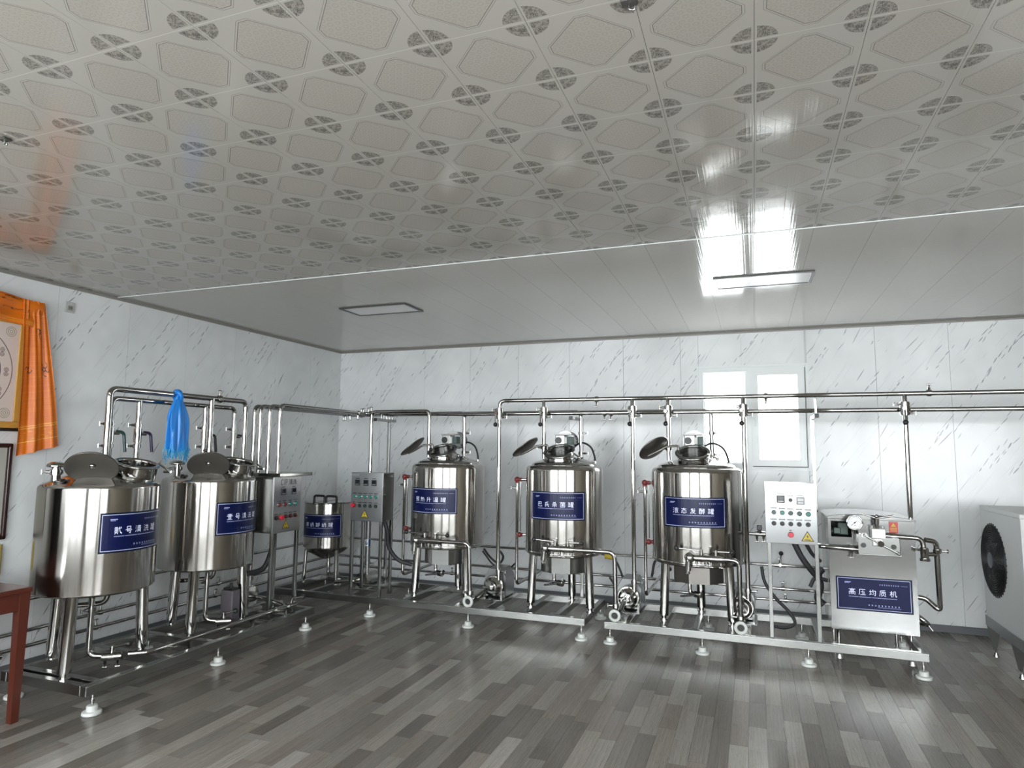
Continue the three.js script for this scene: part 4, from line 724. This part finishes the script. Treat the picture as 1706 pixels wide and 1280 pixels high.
// ---------------------------------------------------------------- homogenizer
{
  const t = thing('homogenizer', 'waist-high steel homogenizer with pressure gauge and nameplate 高压均质机', 'machine');
  const x0 = 5.425, x1 = 6.015, zf = 1.2, zb = 0.66, y0 = 0.225, yt = 1.065;
  // housing with an opening at the upper left of its front
  const ox0 = 5.445, ox1 = 5.59, oy0 = 0.925, oy1 = 1.045;
  part(t, 'housing', [...holes(x0, x1, y0, yt, [[ox0, ox1, oy0, oy1]]).map(([a, b, c, d]) => box(a, b, c, d, zf - 0.02, zf)), rbox(x0, x0 + 0.015, y0, yt, zb, zf - 0.01, 0.004), rbox(x1 - 0.015, x1, y0, yt, zb, zf - 0.01, 0.004), box(x0, x1, y0, yt, zb, zb + 0.012), box(x0 + 0.01, x1 - 0.01, y0, y0 + 0.012, zb, zf - 0.02)].map((g) => metreUV(g, 0.5)), M.mirror);
  const top = new THREE.Shape(); top.moveTo(x0 - 0.006, 0); top.lineTo(x1 + 0.006, 0); top.lineTo(x1 + 0.006, 0.006); top.quadraticCurveTo(x1 - 0.1, 0.032, x0 + 0.25, 0.036); top.quadraticCurveTo(x0 + 0.05, 0.034, x0 - 0.006, 0.012); top.closePath();
  const tg = new THREE.ExtrudeGeometry(top, { depth: zf - zb + 0.01, bevelEnabled: true, bevelSize: 0.003, bevelThickness: 0.003, bevelSegments: 2, curveSegments: 20 }); tg.translate(0, yt, zb - 0.003);
  part(t, 'curved_lid', metreUV(tg, 0.5), M.mirror);
  part(t, 'drive_parts', [rbox(5.5, 5.58, 0.93, 1.03, 1.0, 1.12, 0.01), rod(V(5.45, 0.95, 1.05), V(5.58, 0.95, 1.05), 0.03), rbox(5.47, 5.52, 0.94, 0.99, 1.08, 1.14, 0.006)], std({ color: lin(0.05, 0.07, 0.06), roughness: 0.4, metalness: 0.5 }), 'dark drive parts seen through the opening');
  part(t, 'nameplate', (() => { const g = new THREE.BoxGeometry(0.515, 0.252, 0.004); g.translate(5.722, 0.504, zf + 0.003); const uv = g.attributes.uv; for (let i = 0; i < 16; i++) uv.setXY(i, 0.004, 0.004); for (let i = 20; i < 24; i++) uv.setXY(i, 0.004, 0.004); return g; })(), plateMat('高压均质机'), 'blue nameplate with white lettering');
  const pb = part(t, 'pump_block', [rbox(5.615, 5.893, 0.815, 0.945, zf, zf + 0.12, 0.004), rbox(5.6, 5.9, 0.812, 0.82, zf, zf + 0.125, 0.003), rbox(5.604, 5.642, 0.9, 0.965, zf + 0.03, zf + 0.11, 0.004)], M.satin);
  for (const [x, y] of [[5.65, 0.886], [5.85, 0.884]]) part(pb, 'bolt_head', [rod(V(x, y, zf + 0.12), V(x, y, zf + 0.132), 0.018, 0.018, 20)], M.black);
  part(pb, 'valve_head', [rbox(5.71, 5.803, 0.94, 1.01, zf + 0.02, zf + 0.12, 0.004), rbox(5.713, 5.77, 0.885, 0.94, zf + 0.11, zf + 0.135, 0.004), ...[[5.72, 1], [5.793, 1]].map(([x]) => rod(V(x, 1.01, zf + 0.07), V(x, 1.028, zf + 0.07), 0.008, 0.008, 8))], M.cast);
  part(pb, 'pressure_spindle', [rod(V(5.752, 1.01, zf + 0.08), V(5.752, 1.05, zf + 0.08), 0.014), rod(V(5.752, 1.045, zf + 0.08), V(5.752, 1.085, zf + 0.08), 0.018, 0.018, 8), ball(V(5.752, 1.1, zf + 0.08), 0.016), rod(V(5.752, 1.085, zf + 0.08), V(5.648, 1.115, zf + 0.08), 0.005), rod(V(5.752, 1.085, zf + 0.08), V(5.866, 1.108, zf + 0.08), 0.006, 0.009)], M.steel);
  part(pb, 'stage_handle', [rod(V(5.655, 0.962, zf + 0.155), V(5.878, 0.838, zf + 0.155), 0.0055), ball(V(5.655, 0.962, zf + 0.155), 0.011), ball(V(5.878, 0.838, zf + 0.155), 0.012), rod(V(5.762, 0.905, zf + 0.12), V(5.762, 0.905, zf + 0.165), 0.026, 0.022, 24)], M.steel);
  const gz = zf + 0.14, gc = V(5.596, 1.051, gz);
  const ga = part(t, 'pressure_gauge', [rod(V(gc.x, gc.y, gz - 0.035), gc, 0.052, 0.052, 36), discAt(new THREE.TorusGeometry(0.052, 0.006, 10, 40).rotateX(Math.PI / 2), gc, V(0, 0, 1)), rod(V(gc.x + 0.006, gc.y - 0.052, gz - 0.02), V(gc.x + 0.014, 0.965, gz - 0.05), 0.011), rod(V(gc.x + 0.012, 0.985, gz - 0.045), V(gc.x + 0.014, 0.965, gz - 0.05), 0.017, 0.017, 6)], M.steel);
  const face = tex(canvas(256, 256, (x) => {
    x.fillStyle = '#dfe6ea'; x.fillRect(0, 0, 256, 256); x.strokeStyle = '#30353a'; x.lineWidth = 3;
    for (let k = 0; k <= 50; k++) { const a = Math.PI * (0.75 + 1.5 * (k / 50)), r0 = k % 10 ? 98 : 86; x.beginPath(); x.moveTo(128 + Math.cos(a) * r0, 128 + Math.sin(a) * r0); x.lineTo(128 + Math.cos(a) * 108, 128 + Math.sin(a) * 108); x.stroke(); }
    x.fillStyle = '#30353a'; x.fillRect(106, 172, 44, 8);
  }), { repeat: false });
  const fg = new THREE.CircleGeometry(0.048, 40); fg.translate(gc.x, gc.y, gz + 0.001); part(ga, 'gauge_face', fg, std({ map: face, roughness: 0.35 }));
  part(ga, 'gauge_needle', [(() => { const g = new THREE.BoxGeometry(0.05, 0.0035, 0.0015); g.rotateZ(0.72); g.translate(gc.x - 0.006, gc.y - 0.005, gz + 0.003); return g; })(), rod(V(gc.x, gc.y, gz), V(gc.x, gc.y, gz + 0.005), 0.006)], M.black);
  const sg = part(t, 'warning_label', box(5.845, 5.906, 0.972, 1.055, zf, zf + 0.0015), std({ color: lin(0.42, 0.03, 0.03), roughness: 0.4 }), 'red warning label');
  part(sg, 'label_print', [prism([[5.858, 1.02], [5.893, 1.02], [5.8755, 1.047]], zf + 0.0015, zf + 0.002), ...[1.008, 1.0, 0.992, 0.984].map((y) => box(5.853, 5.898, y, y + 0.0035, zf + 0.0015, zf + 0.002))], M.yellow);
  part(t, 'inlet_pipe', [tube([[5.345, 0.853, zf - 0.32], [5.345, 0.853, zf + 0.055], [5.615, 0.843, zf + 0.055]], 0.018, 0.05), clampGeo(V(5.575, 0.845, zf + 0.055), V(1, 0, 0), 0.018, V(0, -1, 0))], M.pipe);
  part(t, 'outlet_pipe', [tube([[5.8, 0.955, zf + 0.05], [6.055, 0.945, zf + 0.03], [6.068, 0.83, zf + 0.02]], 0.018, 0.045), clampGeo(V(5.865, 0.952, zf + 0.046), V(1, 0, 0), 0.018, V(0, -1, 0)), clampGeo(V(6.066, 0.862, zf + 0.022), UP, 0.02, V(-1, 0, 0.2)), rod(V(6.068, 0.795, zf + 0.02), V(6.068, 0.86, zf + 0.02), 0.028, 0.028, 20), rod(V(6.068, 0.78, zf + 0.02), V(6.068, 0.8, zf + 0.02), 0.034, 0.034, 20)], M.pipe);
  part(t, 'bypass_pipe', [tube([[6.075, 0.935, zf + 0.02], [6.15, 0.925, zf + 0.0], [6.175, 0.395, zf - 0.1], [6.08, 0.49, zf - 0.1], [6.0, 0.492, zf - 0.1]], 0.019, 0.05), clampGeo(V(6.157, 0.855, zf - 0.01), UP, 0.019, V(1, 0, 0)), rod(V(6.08, 0.83, zf + 0.01), V(6.15, 0.83, zf - 0.01), 0.017)], M.pipe);
  part(t, 'lower_loop', [tube([[6.01, 0.36, zf - 0.2], [6.06, 0.32, zf - 0.15], [6.11, 0.28, zf - 0.16], [6.06, 0.26, zf - 0.28], [6.0, 0.27, zf - 0.34]], 0.019, 0.04), rod(V(6.1, 0.285, zf - 0.16), V(6.13, 0.24, zf - 0.14), 0.008)], M.pipe);
  for (const [x, z] of [[5.475, zf - 0.05], [5.965, zf - 0.05], [5.475, zb + 0.13], [5.93, zb + 0.13]]) { const l = part(t, 'leveling_foot', [rod(V(x, 0.02, z), V(x, y0 + 0.004, z), 0.012)], M.steel); part(l, 'foot_pad', rod(V(x, 0, z), V(x, 0.03, z), 0.03, 0.022, 18), M.cast); }
  based(t, (x0 + x1) / 2, 0, (zf + zb) / 2);
}
single('hose', hose([[5.39, 0.64, 1.0], [5.36, 0.6, 1.0], [5.37, 0.5, 1.0], [5.35, 0.4, 1.0], [5.39, 0.36, 1.0]], 0.028), M.rubber, 'thick black hose at the left flank of the homogenizer', 'hose');
single('hose', hose([[5.42, 0.56, 1.05], [5.33, 0.57, 1.05], [5.29, 0.5, 1.05]], 0.015), M.rubber, 'short thin black hose crossing the thick hose by the homogenizer', 'hose');
{ const t = thing('sample_valve', 'small steel valve on a stub between fermenting tank and right control box', 'valve'); const y = 0.905, z = 1.1; part(t, 'stub_pipe', rod(V(4.84, y, z), V(5.0, y - 0.005, z), 0.015), M.pipe); part(t, 'clamp', clampGeo(V(4.9, y, z), V(1, 0, 0), 0.015, V(0, -1, 0)), M.steel); part(t, 'clamp', clampGeo(V(4.95, y, z), V(1, 0, 0), 0.015, V(0, -1, 0)), M.steel); part(t, 'actuator', [rod(V(4.92, y, z), V(4.92, y + 0.05, z), 0.012), rbox(4.9, 4.94, y + 0.03, y + 0.075, z - 0.02, z + 0.02, 0.006)], M.black); based(t, 4.84, y, z); }

// ---------------------------------------------------------------- outdoor unit standing at the right
{
  const t = thing('condenser_unit', 'pale grey condenser unit with a round black fan grille at the right edge', 'condenser'), x0 = 6.62, x1 = 6.97, z0 = 0.53, z1 = 1.39, y0 = 0.285, y1 = 1.155, fy = 0.757, fz = 0.79, R = 0.27;
  const face = new THREE.Shape([[-z1, y0], [-z0, y0], [-z0, y1], [-z1, y1]].map((p) => new THREE.Vector2(...p))); const hole = new THREE.Path(); hole.absarc(-fz, fy, R, 0, Math.PI * 2, true); face.holes.push(hole);
  const fgx = new THREE.ExtrudeGeometry(face, { depth: 0.02, bevelEnabled: false, curveSegments: 48 }); fgx.rotateY(-Math.PI / 2); fgx.scale(-1, 1, 1); { const p = fgx.attributes.position; for (let i = 0; i < p.count; i++) p.setXYZ(i, p.getX(i), p.getY(i), p.getZ(i)); } 
  fgx.computeBoundingBox(); const bb = fgx.boundingBox; fgx.translate(x0 - bb.min.x, 0, 0); if (bb.max.z < 0) { fgx.scale(1, 1, -1); } { const k = fgx.index; }
  const fp = plain(fgx); fp.computeVertexNormals();
  part(t, 'fan_panel', fp, M.acPaint);
  part(t, 'casing', [rbox(x0 + 0.02, x1, y1 - 0.02, y1, z0, z1, 0.008), rbox(x0 - 0.006, x1 + 0.004, y1 - 0.03, y1 + 0.006, z0 - 0.004, z1 + 0.004, 0.008), box(x0 + 0.02, x1, y0, y0 + 0.02, z0, z1), box(x1 - 0.015, x1, y0, y1 - 0.02, z0, z1), box(x0 + 0.02, x1 - 0.015, y0 + 0.02, y1 - 0.02, z1 - 0.015, z1), box(x0 + 0.02, x1 - 0.015, y0 + 0.02, y1 - 0.02, z0, z0 + 0.015)], M.acPaint);
  const ax = (g) => { g.rotateZ(Math.PI / 2); g.translate(x0, fy, fz); return g; };
  part(t, 'fan_shroud', ax(lathe([[R - 0.004, -0.16], [R - 0.004, 0.004], [R + 0.004, 0.008], [R + 0.004, -0.16]], 48)), M.black);
  part(t, 'fan_hub', ax(lathe([[0.001, -0.02], [0.05, -0.03], [0.07, -0.05], [0.07, -0.12]], 28)), std({ color: lin(0.06, 0.07, 0.08), roughness: 0.4 }));
  for (let k = 0; k < 3; k++) { const s = new THREE.Shape(); s.moveTo(0.06, -0.03); s.quadraticCurveTo(0.17, -0.16, 0.25, -0.06); s.quadraticCurveTo(0.26, 0.06, 0.22, 0.12); s.quadraticCurveTo(0.12, 0.1, 0.06, 0.03); const g = new THREE.ExtrudeGeometry(s, { depth: 0.006, bevelEnabled: false }); g.rotateX(0.3); g.rotateZ((k * Math.PI * 2) / 3); g.rotateY(Math.PI / 2); g.translate(x0 + 0.07, fy, fz); part(t, 'fan_blade', g, M.black); }
  const rings = []; for (let k = 1; k <= 13; k++) { const g = new THREE.TorusGeometry(0.05 + k * 0.017, 0.0022, 5, 44); g.rotateY(Math.PI / 2); g.translate(x0 - 0.02 + 0.0009 * k, fy, fz); rings.push(g); }
  for (let k = 0; k < 40; k++) { const a = (k / 40) * Math.PI * 2, c = Math.cos(a), s = Math.sin(a); rings.push(rod(V(x0 - 0.021, fy + s * 0.05, fz + c * 0.05), V(x0 - 0.004, fy + s * 0.277, fz + c * 0.277), 0.0026, 0.0026, 5), rod(V(x0 - 0.004, fy + s * 0.277, fz + c * 0.277), V(x0 + 0.003, fy + s * 0.28, fz + c * 0.28), 0.006, 0.006, 6)); }
  const gr = part(t, 'fan_grille', rings, M.black); part(gr, 'grille_badge', rod(V(x0 - 0.026, fy, fz), V(x0 - 0.018, fy, fz), 0.06, 0.06, 28), std({ color: lin(0.05, 0.06, 0.075), roughness: 0.3 }));
  part(t, 'back_grille', [0, 1, 2, 3, 4, 5].map((k) => box(x0 + 0.18, x0 + 0.19, y0 + 0.1 + k * 0.13, y0 + 0.12 + k * 0.13, z0 + 0.02, z1 - 0.02)), M.cast);
  based(t, (x0 + x1) / 2, y0, (z0 + z1) / 2);
  const s = thing('unit_stand', 'grey folded sheet-metal stand under the condenser unit', 'stand');
  for (const x of [x0 - 0.005, x1 - 0.06]) part(s, 'rail', [rbox(x, x + 0.05, 0.275, 0.285, z0 - 0.02, z1 + 0.02, 0.002), rbox(x, x + 0.006, 0.205, 0.28, z0 - 0.02, z1 + 0.02, 0.002)], M.galvanised);
  for (const x of [x0 - 0.002, x1 - 0.055]) for (const [z, d] of [[z0 + 0.08, 1], [z1 - 0.25, 1]]) {
    const g = new THREE.ExtrudeGeometry(new THREE.Shape([[0, 0], [0.3, 0], [0.19, -0.16], [0.12, -0.16]].map((p) => new THREE.Vector2(...p))), { depth: 0.004, bevelEnabled: false }); g.rotateY(-Math.PI / 2); g.translate(x + 0.006, 0.21, z - 0.1);
    const l = part(s, 'leg_gusset', g, std({ color: lin(0.16, 0.16, 0.15), roughness: 0.5, metalness: 0.4 })); part(l, 'foot_bolt', [rod(V(x + 0.012, 0.015, z + 0.055), V(x + 0.012, 0.21, z + 0.055), 0.007), rod(V(x + 0.012, 0, z + 0.055), V(x + 0.012, 0.03, z + 0.055), 0.02, 0.012, 16)], M.satin);
  }
  part(s, 'cross_rail', [rbox(x0 + 0.05, x1 - 0.06, 0.215, 0.28, z1 - 0.03, z1 - 0.02, 0.002)], M.galvanised);
  based(s, (x0 + x1) / 2, 0, (z0 + z1) / 2);
}

// ---------------------------------------------------------------- table, pictures and scarves at the left
{
  const t = thing('wooden_table', 'reddish brown wooden table cut off by the left edge', 'table'), x0 = 0.22, x1 = 0.915, z0 = 4.235, z1 = 5.1, h = 0.755;
  part(t, 'tabletop', rbox(x0, x1, h - 0.03, h, z0, z1, 0.006), M.wood);
  part(t, 'apron', [box(x0 + 0.03, x1 - 0.03, h - 0.13, h - 0.03, z0 + 0.018, z0 + 0.038), box(x1 - 0.038, x1 - 0.018, h - 0.13, h - 0.03, z0 + 0.038, z1 - 0.03), box(x0 + 0.018, x0 + 0.038, h - 0.13, h - 0.03, z0 + 0.038, z1 - 0.03), box(x0 + 0.03, x1 - 0.03, h - 0.13, h - 0.03, z1 - 0.038, z1 - 0.018)], M.wood);
  for (const [x, z] of [[x0 + 0.035, z0 + 0.035], [x1 - 0.035, z0 + 0.035], [x0 + 0.035, z1 - 0.035], [x1 - 0.035, z1 - 0.035]]) { const g = new THREE.CylinderGeometry(0.04, 0.029, h - 0.03, 4, 1); g.rotateY(Math.PI / 4); const o = g.toNonIndexed(); o.computeVertexNormals(); o.translate(x, (h - 0.03) / 2, z); part(t, 'leg', o, M.wood); }
  based(t, (x0 + x1) / 2, 0, (z0 + z1) / 2);
}
{ // dark cupboard added out of view, to give the near tank its dark reflection
  const t = thing('added_cupboard', 'added tall dark cupboard out of view, for the dark reflection in the near tank', 'cupboard'), d = 0.5, z0 = 5.16, z1 = 6.5, h = 1.95, m = std({ color: lin(0.022, 0.026, 0.022), roughness: 0.35 });
  part(t, 'carcass', [rbox(0.015, d - 0.02, 0.08, h, z0, z1, 0.006), box(0.04, d - 0.05, 0, 0.08, z0 + 0.03, z1 - 0.03)], m);
  for (let k = 0; k < 3; k++) { const a = z0 + (k * (z1 - z0)) / 3 + 0.004, b = z0 + ((k + 1) * (z1 - z0)) / 3 - 0.004, dr = part(t, 'door', rbox(d - 0.02, d, 0.09, h - 0.01, a, b, 0.004), m); part(dr, 'handle', tube([[d, 1.0, b - 0.04], [d + 0.03, 1.0, b - 0.04], [d + 0.03, 1.14, b - 0.04], [d, 1.14, b - 0.04]], 0.006, 0.012, 8), M.steel); }
  based(t, d / 2, 0, (z0 + z1) / 2);
}
function frameGeo(z0, z1, y0, y1, w, d) { return [rbox(0.002, d, y0, y0 + w, z0, z1, 0.004), rbox(0.002, d, y1 - w, y1, z0, z1, 0.004), rbox(0.002, d, y0 + w, y1 - w, z0, z0 + w, 0.004), rbox(0.002, d, y0 + w, y1 - w, z1 - w, z1, 0.004)]; }
{
  const z0 = 3.795, z1 = 4.6, y0 = 1.675, y1 = 2.5, t = thing('framed_picture', 'framed round emblem print hung with an orange scarf', 'picture');
  part(t, 'frame', frameGeo(z0, z1, y0, y1, 0.022, 0.03), std({ color: lin(0.012, 0.01, 0.009), roughness: 0.3 }));
  part(t, 'gold_mount', frameGeo(z0 + 0.022, z1 - 0.022, y0 + 0.022, y1 - 0.022, 0.045, 0.02), std({ color: lin(0.55, 0.3, 0.06), roughness: 0.4 }));
  const art = tex(canvas(700, 700, (x, w) => {                        // pale sheet with rings and small round ornaments
    x.fillStyle = '#d3c9c2'; x.fillRect(0, 0, w, w); x.strokeStyle = '#4a3f42'; x.lineWidth = 5;
    for (const r of [318, 238]) { x.beginPath(); x.arc(w / 2, w / 2, r, 0, 7); x.stroke(); }
    x.strokeStyle = '#6b5a5e'; x.lineWidth = 4;
    for (let k = 0; k < 12; k++) { const a = (k / 12) * Math.PI * 2, px = w / 2 + Math.cos(a) * 278, py = w / 2 + Math.sin(a) * 278; for (const d of [-16, 16]) { x.beginPath(); x.arc(px, py + d, 14, 0, 7); x.stroke(); x.beginPath(); x.arc(px, py + d, 6, 0, 7); x.stroke(); } }
    x.strokeStyle = '#8d8f78'; for (const [a, b] of [[60, 60], [640, 60], [60, 640], [640, 640]]) for (const r of [34, 22, 10]) { x.beginPath(); x.arc(a, b, r, 0, 7); x.stroke(); }
  }), { repeat: false });
  const g = new THREE.PlaneGeometry(z1 - z0 - 0.134, y1 - y0 - 0.134); g.rotateY(Math.PI / 2); g.translate(0.012, (y0 + y1) / 2, (z0 + z1) / 2);
  part(t, 'print', g, std({ map: art, roughness: 0.5 })); part(t, 'backing', box(0.002, 0.011, y0 + 0.02, y1 - 0.02, z0 + 0.02, z1 - 0.02), M.slab);
  based(t, 0, y0, (z0 + z1) / 2);
  const f = thing('framed_picture', 'dark rounded frame low on the wall beneath the orange scarf', 'picture'), a0 = 3.85, a1 = 4.55, b0 = 0.93, b1 = 1.59;
  part(f, 'frame', [rbox(0.002, 0.035, b0, b0 + 0.03, a0, a1, 0.012, 3), rbox(0.002, 0.035, b1 - 0.03, b1, a0, a1, 0.012, 3), rbox(0.002, 0.035, b0, b1, a0, a0 + 0.03, 0.012, 3), rbox(0.002, 0.035, b0, b1, a1 - 0.03, a1, 0.012, 3)], std({ color: lin(0.03, 0.01, 0.009), roughness: 0.25 }));
  part(f, 'print', box(0.002, 0.014, b0 + 0.02, b1 - 0.02, a0 + 0.02, a1 - 0.02), std({ color: lin(0.42, 0.42, 0.38), roughness: 0.4 }));
  based(f, 0, b0, (a0 + a1) / 2);
}
// cloth: a pleated sheet with thickness; f(u, v) gives the centre surface
function cloth(f, nu, nv, th) {
  const P = (u, v) => V(...f(u, v)), pos = [], uv = [], idx = [];
  for (const s of [1, -1]) for (let j = 0; j <= nv; j++) for (let i = 0; i <= nu; i++) {
    const u = i / nu, v = j / nv, e = 1e-3, n = V().crossVectors(P(Math.min(1, u + e), v).sub(P(Math.max(0, u - e), v)), P(u, Math.min(1, v + e)).sub(P(u, Math.max(0, v - e)))).normalize(), p = P(u, v).addScaledVector(n, (s * th) / 2);
    pos.push(p.x, p.y, p.z); uv.push(u, 1 - v);
  }
  const W = nu + 1, S = W * (nv + 1);
  for (let j = 0; j < nv; j++) for (let i = 0; i < nu; i++) { const a = j * W + i, b = a + W; idx.push(a, a + 1, b, b, a + 1, b + 1, S + a, S + b, S + a + 1, S + b, S + b + 1, S + a + 1); }
  for (let i = 0; i < nu; i++) for (const j of [0, nv]) { const a = j * W + i; idx.push(a, S + a, a + 1, a + 1, S + a, S + a + 1); }
  for (let j = 0; j < nv; j++) for (const i of [0, nu]) { const a = j * W + i, b = a + W; idx.push(a, b, S + a, b, S + b, S + a); }
  const g = new THREE.BufferGeometry(); g.setAttribute('position', new THREE.Float32BufferAttribute(pos, 3)); g.setAttribute('uv', new THREE.Float32BufferAttribute(uv, 2)); g.setIndex(idx); g.computeVertexNormals(); return g;
}
{
  const silk = tex(canvas(512, 1024, (x, w, h) => {
    x.fillStyle = '#d66c08'; x.fillRect(0, 0, w, h);
    for (let i = 0; i < 260; i++) { x.globalAlpha = 0.12; x.fillStyle = rnd() > 0.5 ? '#c95a06' : '#ee9c2c'; x.fillRect(0, rnd() * h, w, 2 + rnd() * 5); }
    x.globalAlpha = 0.85; x.strokeStyle = '#4a1f0c'; x.lineWidth = 7;
    for (const [cx, cy, n] of [[150, 90, 6], [380, 70, 7], [130, 470, 4], [400, 470, 5], [330, 210, 4]]) for (let k = 0; k < n; k++) { const a = (k / n) * 6.28; x.beginPath(); x.arc(cx + Math.cos(a) * 34, cy + Math.sin(a) * 30, 20, a, a + 4.4); x.stroke(); x.beginPath(); x.arc(cx, cy, 13, 0, 7); x.stroke(); }
    x.strokeStyle = '#f0c060'; x.lineWidth = 5; for (const y of [842, 856, 944]) { x.beginPath(); x.moveTo(0, y); x.lineTo(w, y + 8); x.stroke(); }
    x.globalAlpha = 0.45; for (let i = 0; i < 90; i++) { x.fillStyle = rnd() > 0.5 ? '#f2c040' : '#b8860f'; x.fillRect(rnd() * w, 862 + rnd() * 80, 10 + rnd() * 26, 5); }
    x.globalAlpha = 1;
  }), { repeat: false });
  const orange = std({ map: silk, roughness: 0.42, sheen: 0.15, sheenColor: lin(0.9, 0.5, 0.15), sheenRoughness: 0.4 });
  const t = thing('silk_scarf', 'orange printed silk scarf draped over the framed emblem', 'scarf');
  const H = (u, v) => {                                             // the hanging right end
    const s = v, w = 0.155 + 0.135 * s, zc = 3.822 - 0.1 * s, dz = (0.5 - u) * w, fold = 0.012 * Math.sin(u * 13 + s * 3) * (0.5 + s) + 0.007 * Math.sin(u * 29 + 1 + s * 2);
    return [0.075 + fold + 0.012 * Math.sin(s * 2.4), 2.61 - s * (1.035 + 0.075 * (1 - u)), zc + dz];
  };
  part(t, 'hanging_end', cloth(H, 40, 60, 0.0024), orange);
  const K = (u, v) => [0.072 + 0.01 * Math.sin(u * 21 + v * 2) + 0.006 * Math.sin(v * 9), 2.63 - v * 0.19 + 0.02 * Math.sin(u * 3.1) - 0.03 * (u), 3.755 + (1 - u) * 0.86];
  part(t, 'top_drape', cloth((u, v) => K(u, v), 50, 16, 0.0024), orange);
  based(t, 0.07, 1.5, 3.75);
  single('silk_scarf', cloth((u, v) => [0.05 + 0.01 * Math.sin(u * 15), 0.9 - v * 0.2 + 0.02 * u, 3.88 + u * 0.2], 24, 12, 0.0024), std({ color: lin(0.5, 0.36, 0.1), roughness: 0.5 }), 'end of a yellow scarf below the low dark frame', 'scarf');
}
{ // blue scarf knotted on the pipe
  const t = thing('silk_scarf', 'bright blue fringed scarf knotted round the high pipe', 'scarf'), x = 0.82, y = 1.967, z = 3.225;
  const blue = std({ color: lin(0.012, 0.2, 0.62), roughness: 0.33, sheen: 0.6, sheenColor: lin(0.2, 0.6, 0.95), sheenRoughness: 0.35 }), pale = std({ color: lin(0.03, 0.36, 0.68), roughness: 0.4 });
  const pos = (u, v) => { const a = u * Math.PI * 2, k = Math.sin(Math.min(1, v * 2.0) * Math.PI / 2), R = 0.024 + 0.054 * k, f = 1 + 0.17 * Math.sin(a * 7 + v * 3) * k + 0.09 * Math.sin(a * 13 + 1 - v * 2) * k; return [x + 0.02 + Math.cos(a) * R * 0.42 * f, y - 0.01 - v * (0.41 + 0.015 * Math.sin(a * 3)), z - 0.004 - v * 0.015 + Math.sin(a) * R * f * (1 + 0.12 * v)]; };
  part(t, 'hanging_cloth', cloth(pos, 96, 36, 0.003), blue);
  const kn = new THREE.TorusKnotGeometry(0.024, 0.013, 80, 10, 2, 3); kn.scale(1, 1.1, 1.15); kn.translate(x + 0.012, y - 0.008, z); part(t, 'knot', [kn, (() => { const g = new THREE.TorusGeometry(0.031, 0.012, 10, 28); g.translate(x, y, z); return g; })()], blue);
  const strands = []; for (let i = 0; i < 110; i++) { const u = i / 110 + rnd() * 0.004, p = V(...pos(u, 0.86 + rnd() * 0.14)), l = 0.045 + rnd() * 0.045, d = V((rnd() - 0.5) * 0.03, -l, (rnd() - 0.5) * 0.04); strands.push(sweep([p, p.clone().addScaledVector(d, 0.5).add(V((rnd() - 0.5) * 0.014, 0, (rnd() - 0.5) * 0.014)), p.clone().add(d)], () => 0.0024, 5)); }
  part(t, 'fringe', strands, pale, 'paler blue fringe').userData.kind = 'stuff';
  based(t, x, 1.5, z);
}
{ // small wall box near the cornice
  const t = thing('wall_socket', 'small square wall socket near the ceiling right of the orange scarf', 'socket');
  part(t, 'plate', rbox(0.001, 0.012, 2.592, 2.675, 3.482, 3.555, 0.004), std({ color: lin(0.52, 0.53, 0.5), roughness: 0.4 }));
  const g = part(t, 'socket_insert', rbox(0.012, 0.02, 2.608, 2.645, 3.5, 3.54, 0.006), std({ color: lin(0.3, 0.31, 0.27), roughness: 0.4 }));
  part(g, 'socket_hole', [box(0.02, 0.0205, 2.62, 2.634, 3.51, 3.515), box(0.02, 0.0205, 2.62, 2.634, 3.524, 3.529)], M.black);
  based(t, 0, 2.592, 3.52);
  const u = thing('wall_socket', 'pale wall socket behind the tank, between fermenting and pasteurising tanks', 'socket');
  part(u, 'plate', rbox(3.66, 3.745, 0.86, 0.96, 0.001, 0.01, 0.004), M.frameWhite); part(u, 'socket_hole', [box(3.685, 3.69, 0.9, 0.915, 0.01, 0.0105), box(3.71, 3.715, 0.9, 0.915, 0.01, 0.0105)], M.black);
  based(u, 3.7, 0.86, 0);
}

for (const [x, z, label] of [[4.609, 5.262, 'small dark bracket on the ceiling at the top edge of the view'], [2.11, 5.3, 'small dark bracket on the ceiling at the left edge of the view']]) {
  const t = thing('ceiling_bracket', label, 'bracket', 'brackets on the ceiling');
  part(t, 'base_plate', rbox(x - 0.022, x + 0.022, 2.792, 2.8, z - 0.016, z + 0.016, 0.003), std({ color: lin(0.06, 0.055, 0.05), roughness: 0.5 }));
  part(t, 'hook', tube([[x, 2.793, z], [x, 2.775, z], [x + 0.014, 2.77, z], [x + 0.016, 2.78, z]], 0.0035, 0.006, 8), M.steel);
  based(t, x, 2.8, z);
}
scene.traverse((o) => { if (o.isMesh) { o.castShadow = true; o.receiveShadow = true; } });
renderer.render(scene, camera);
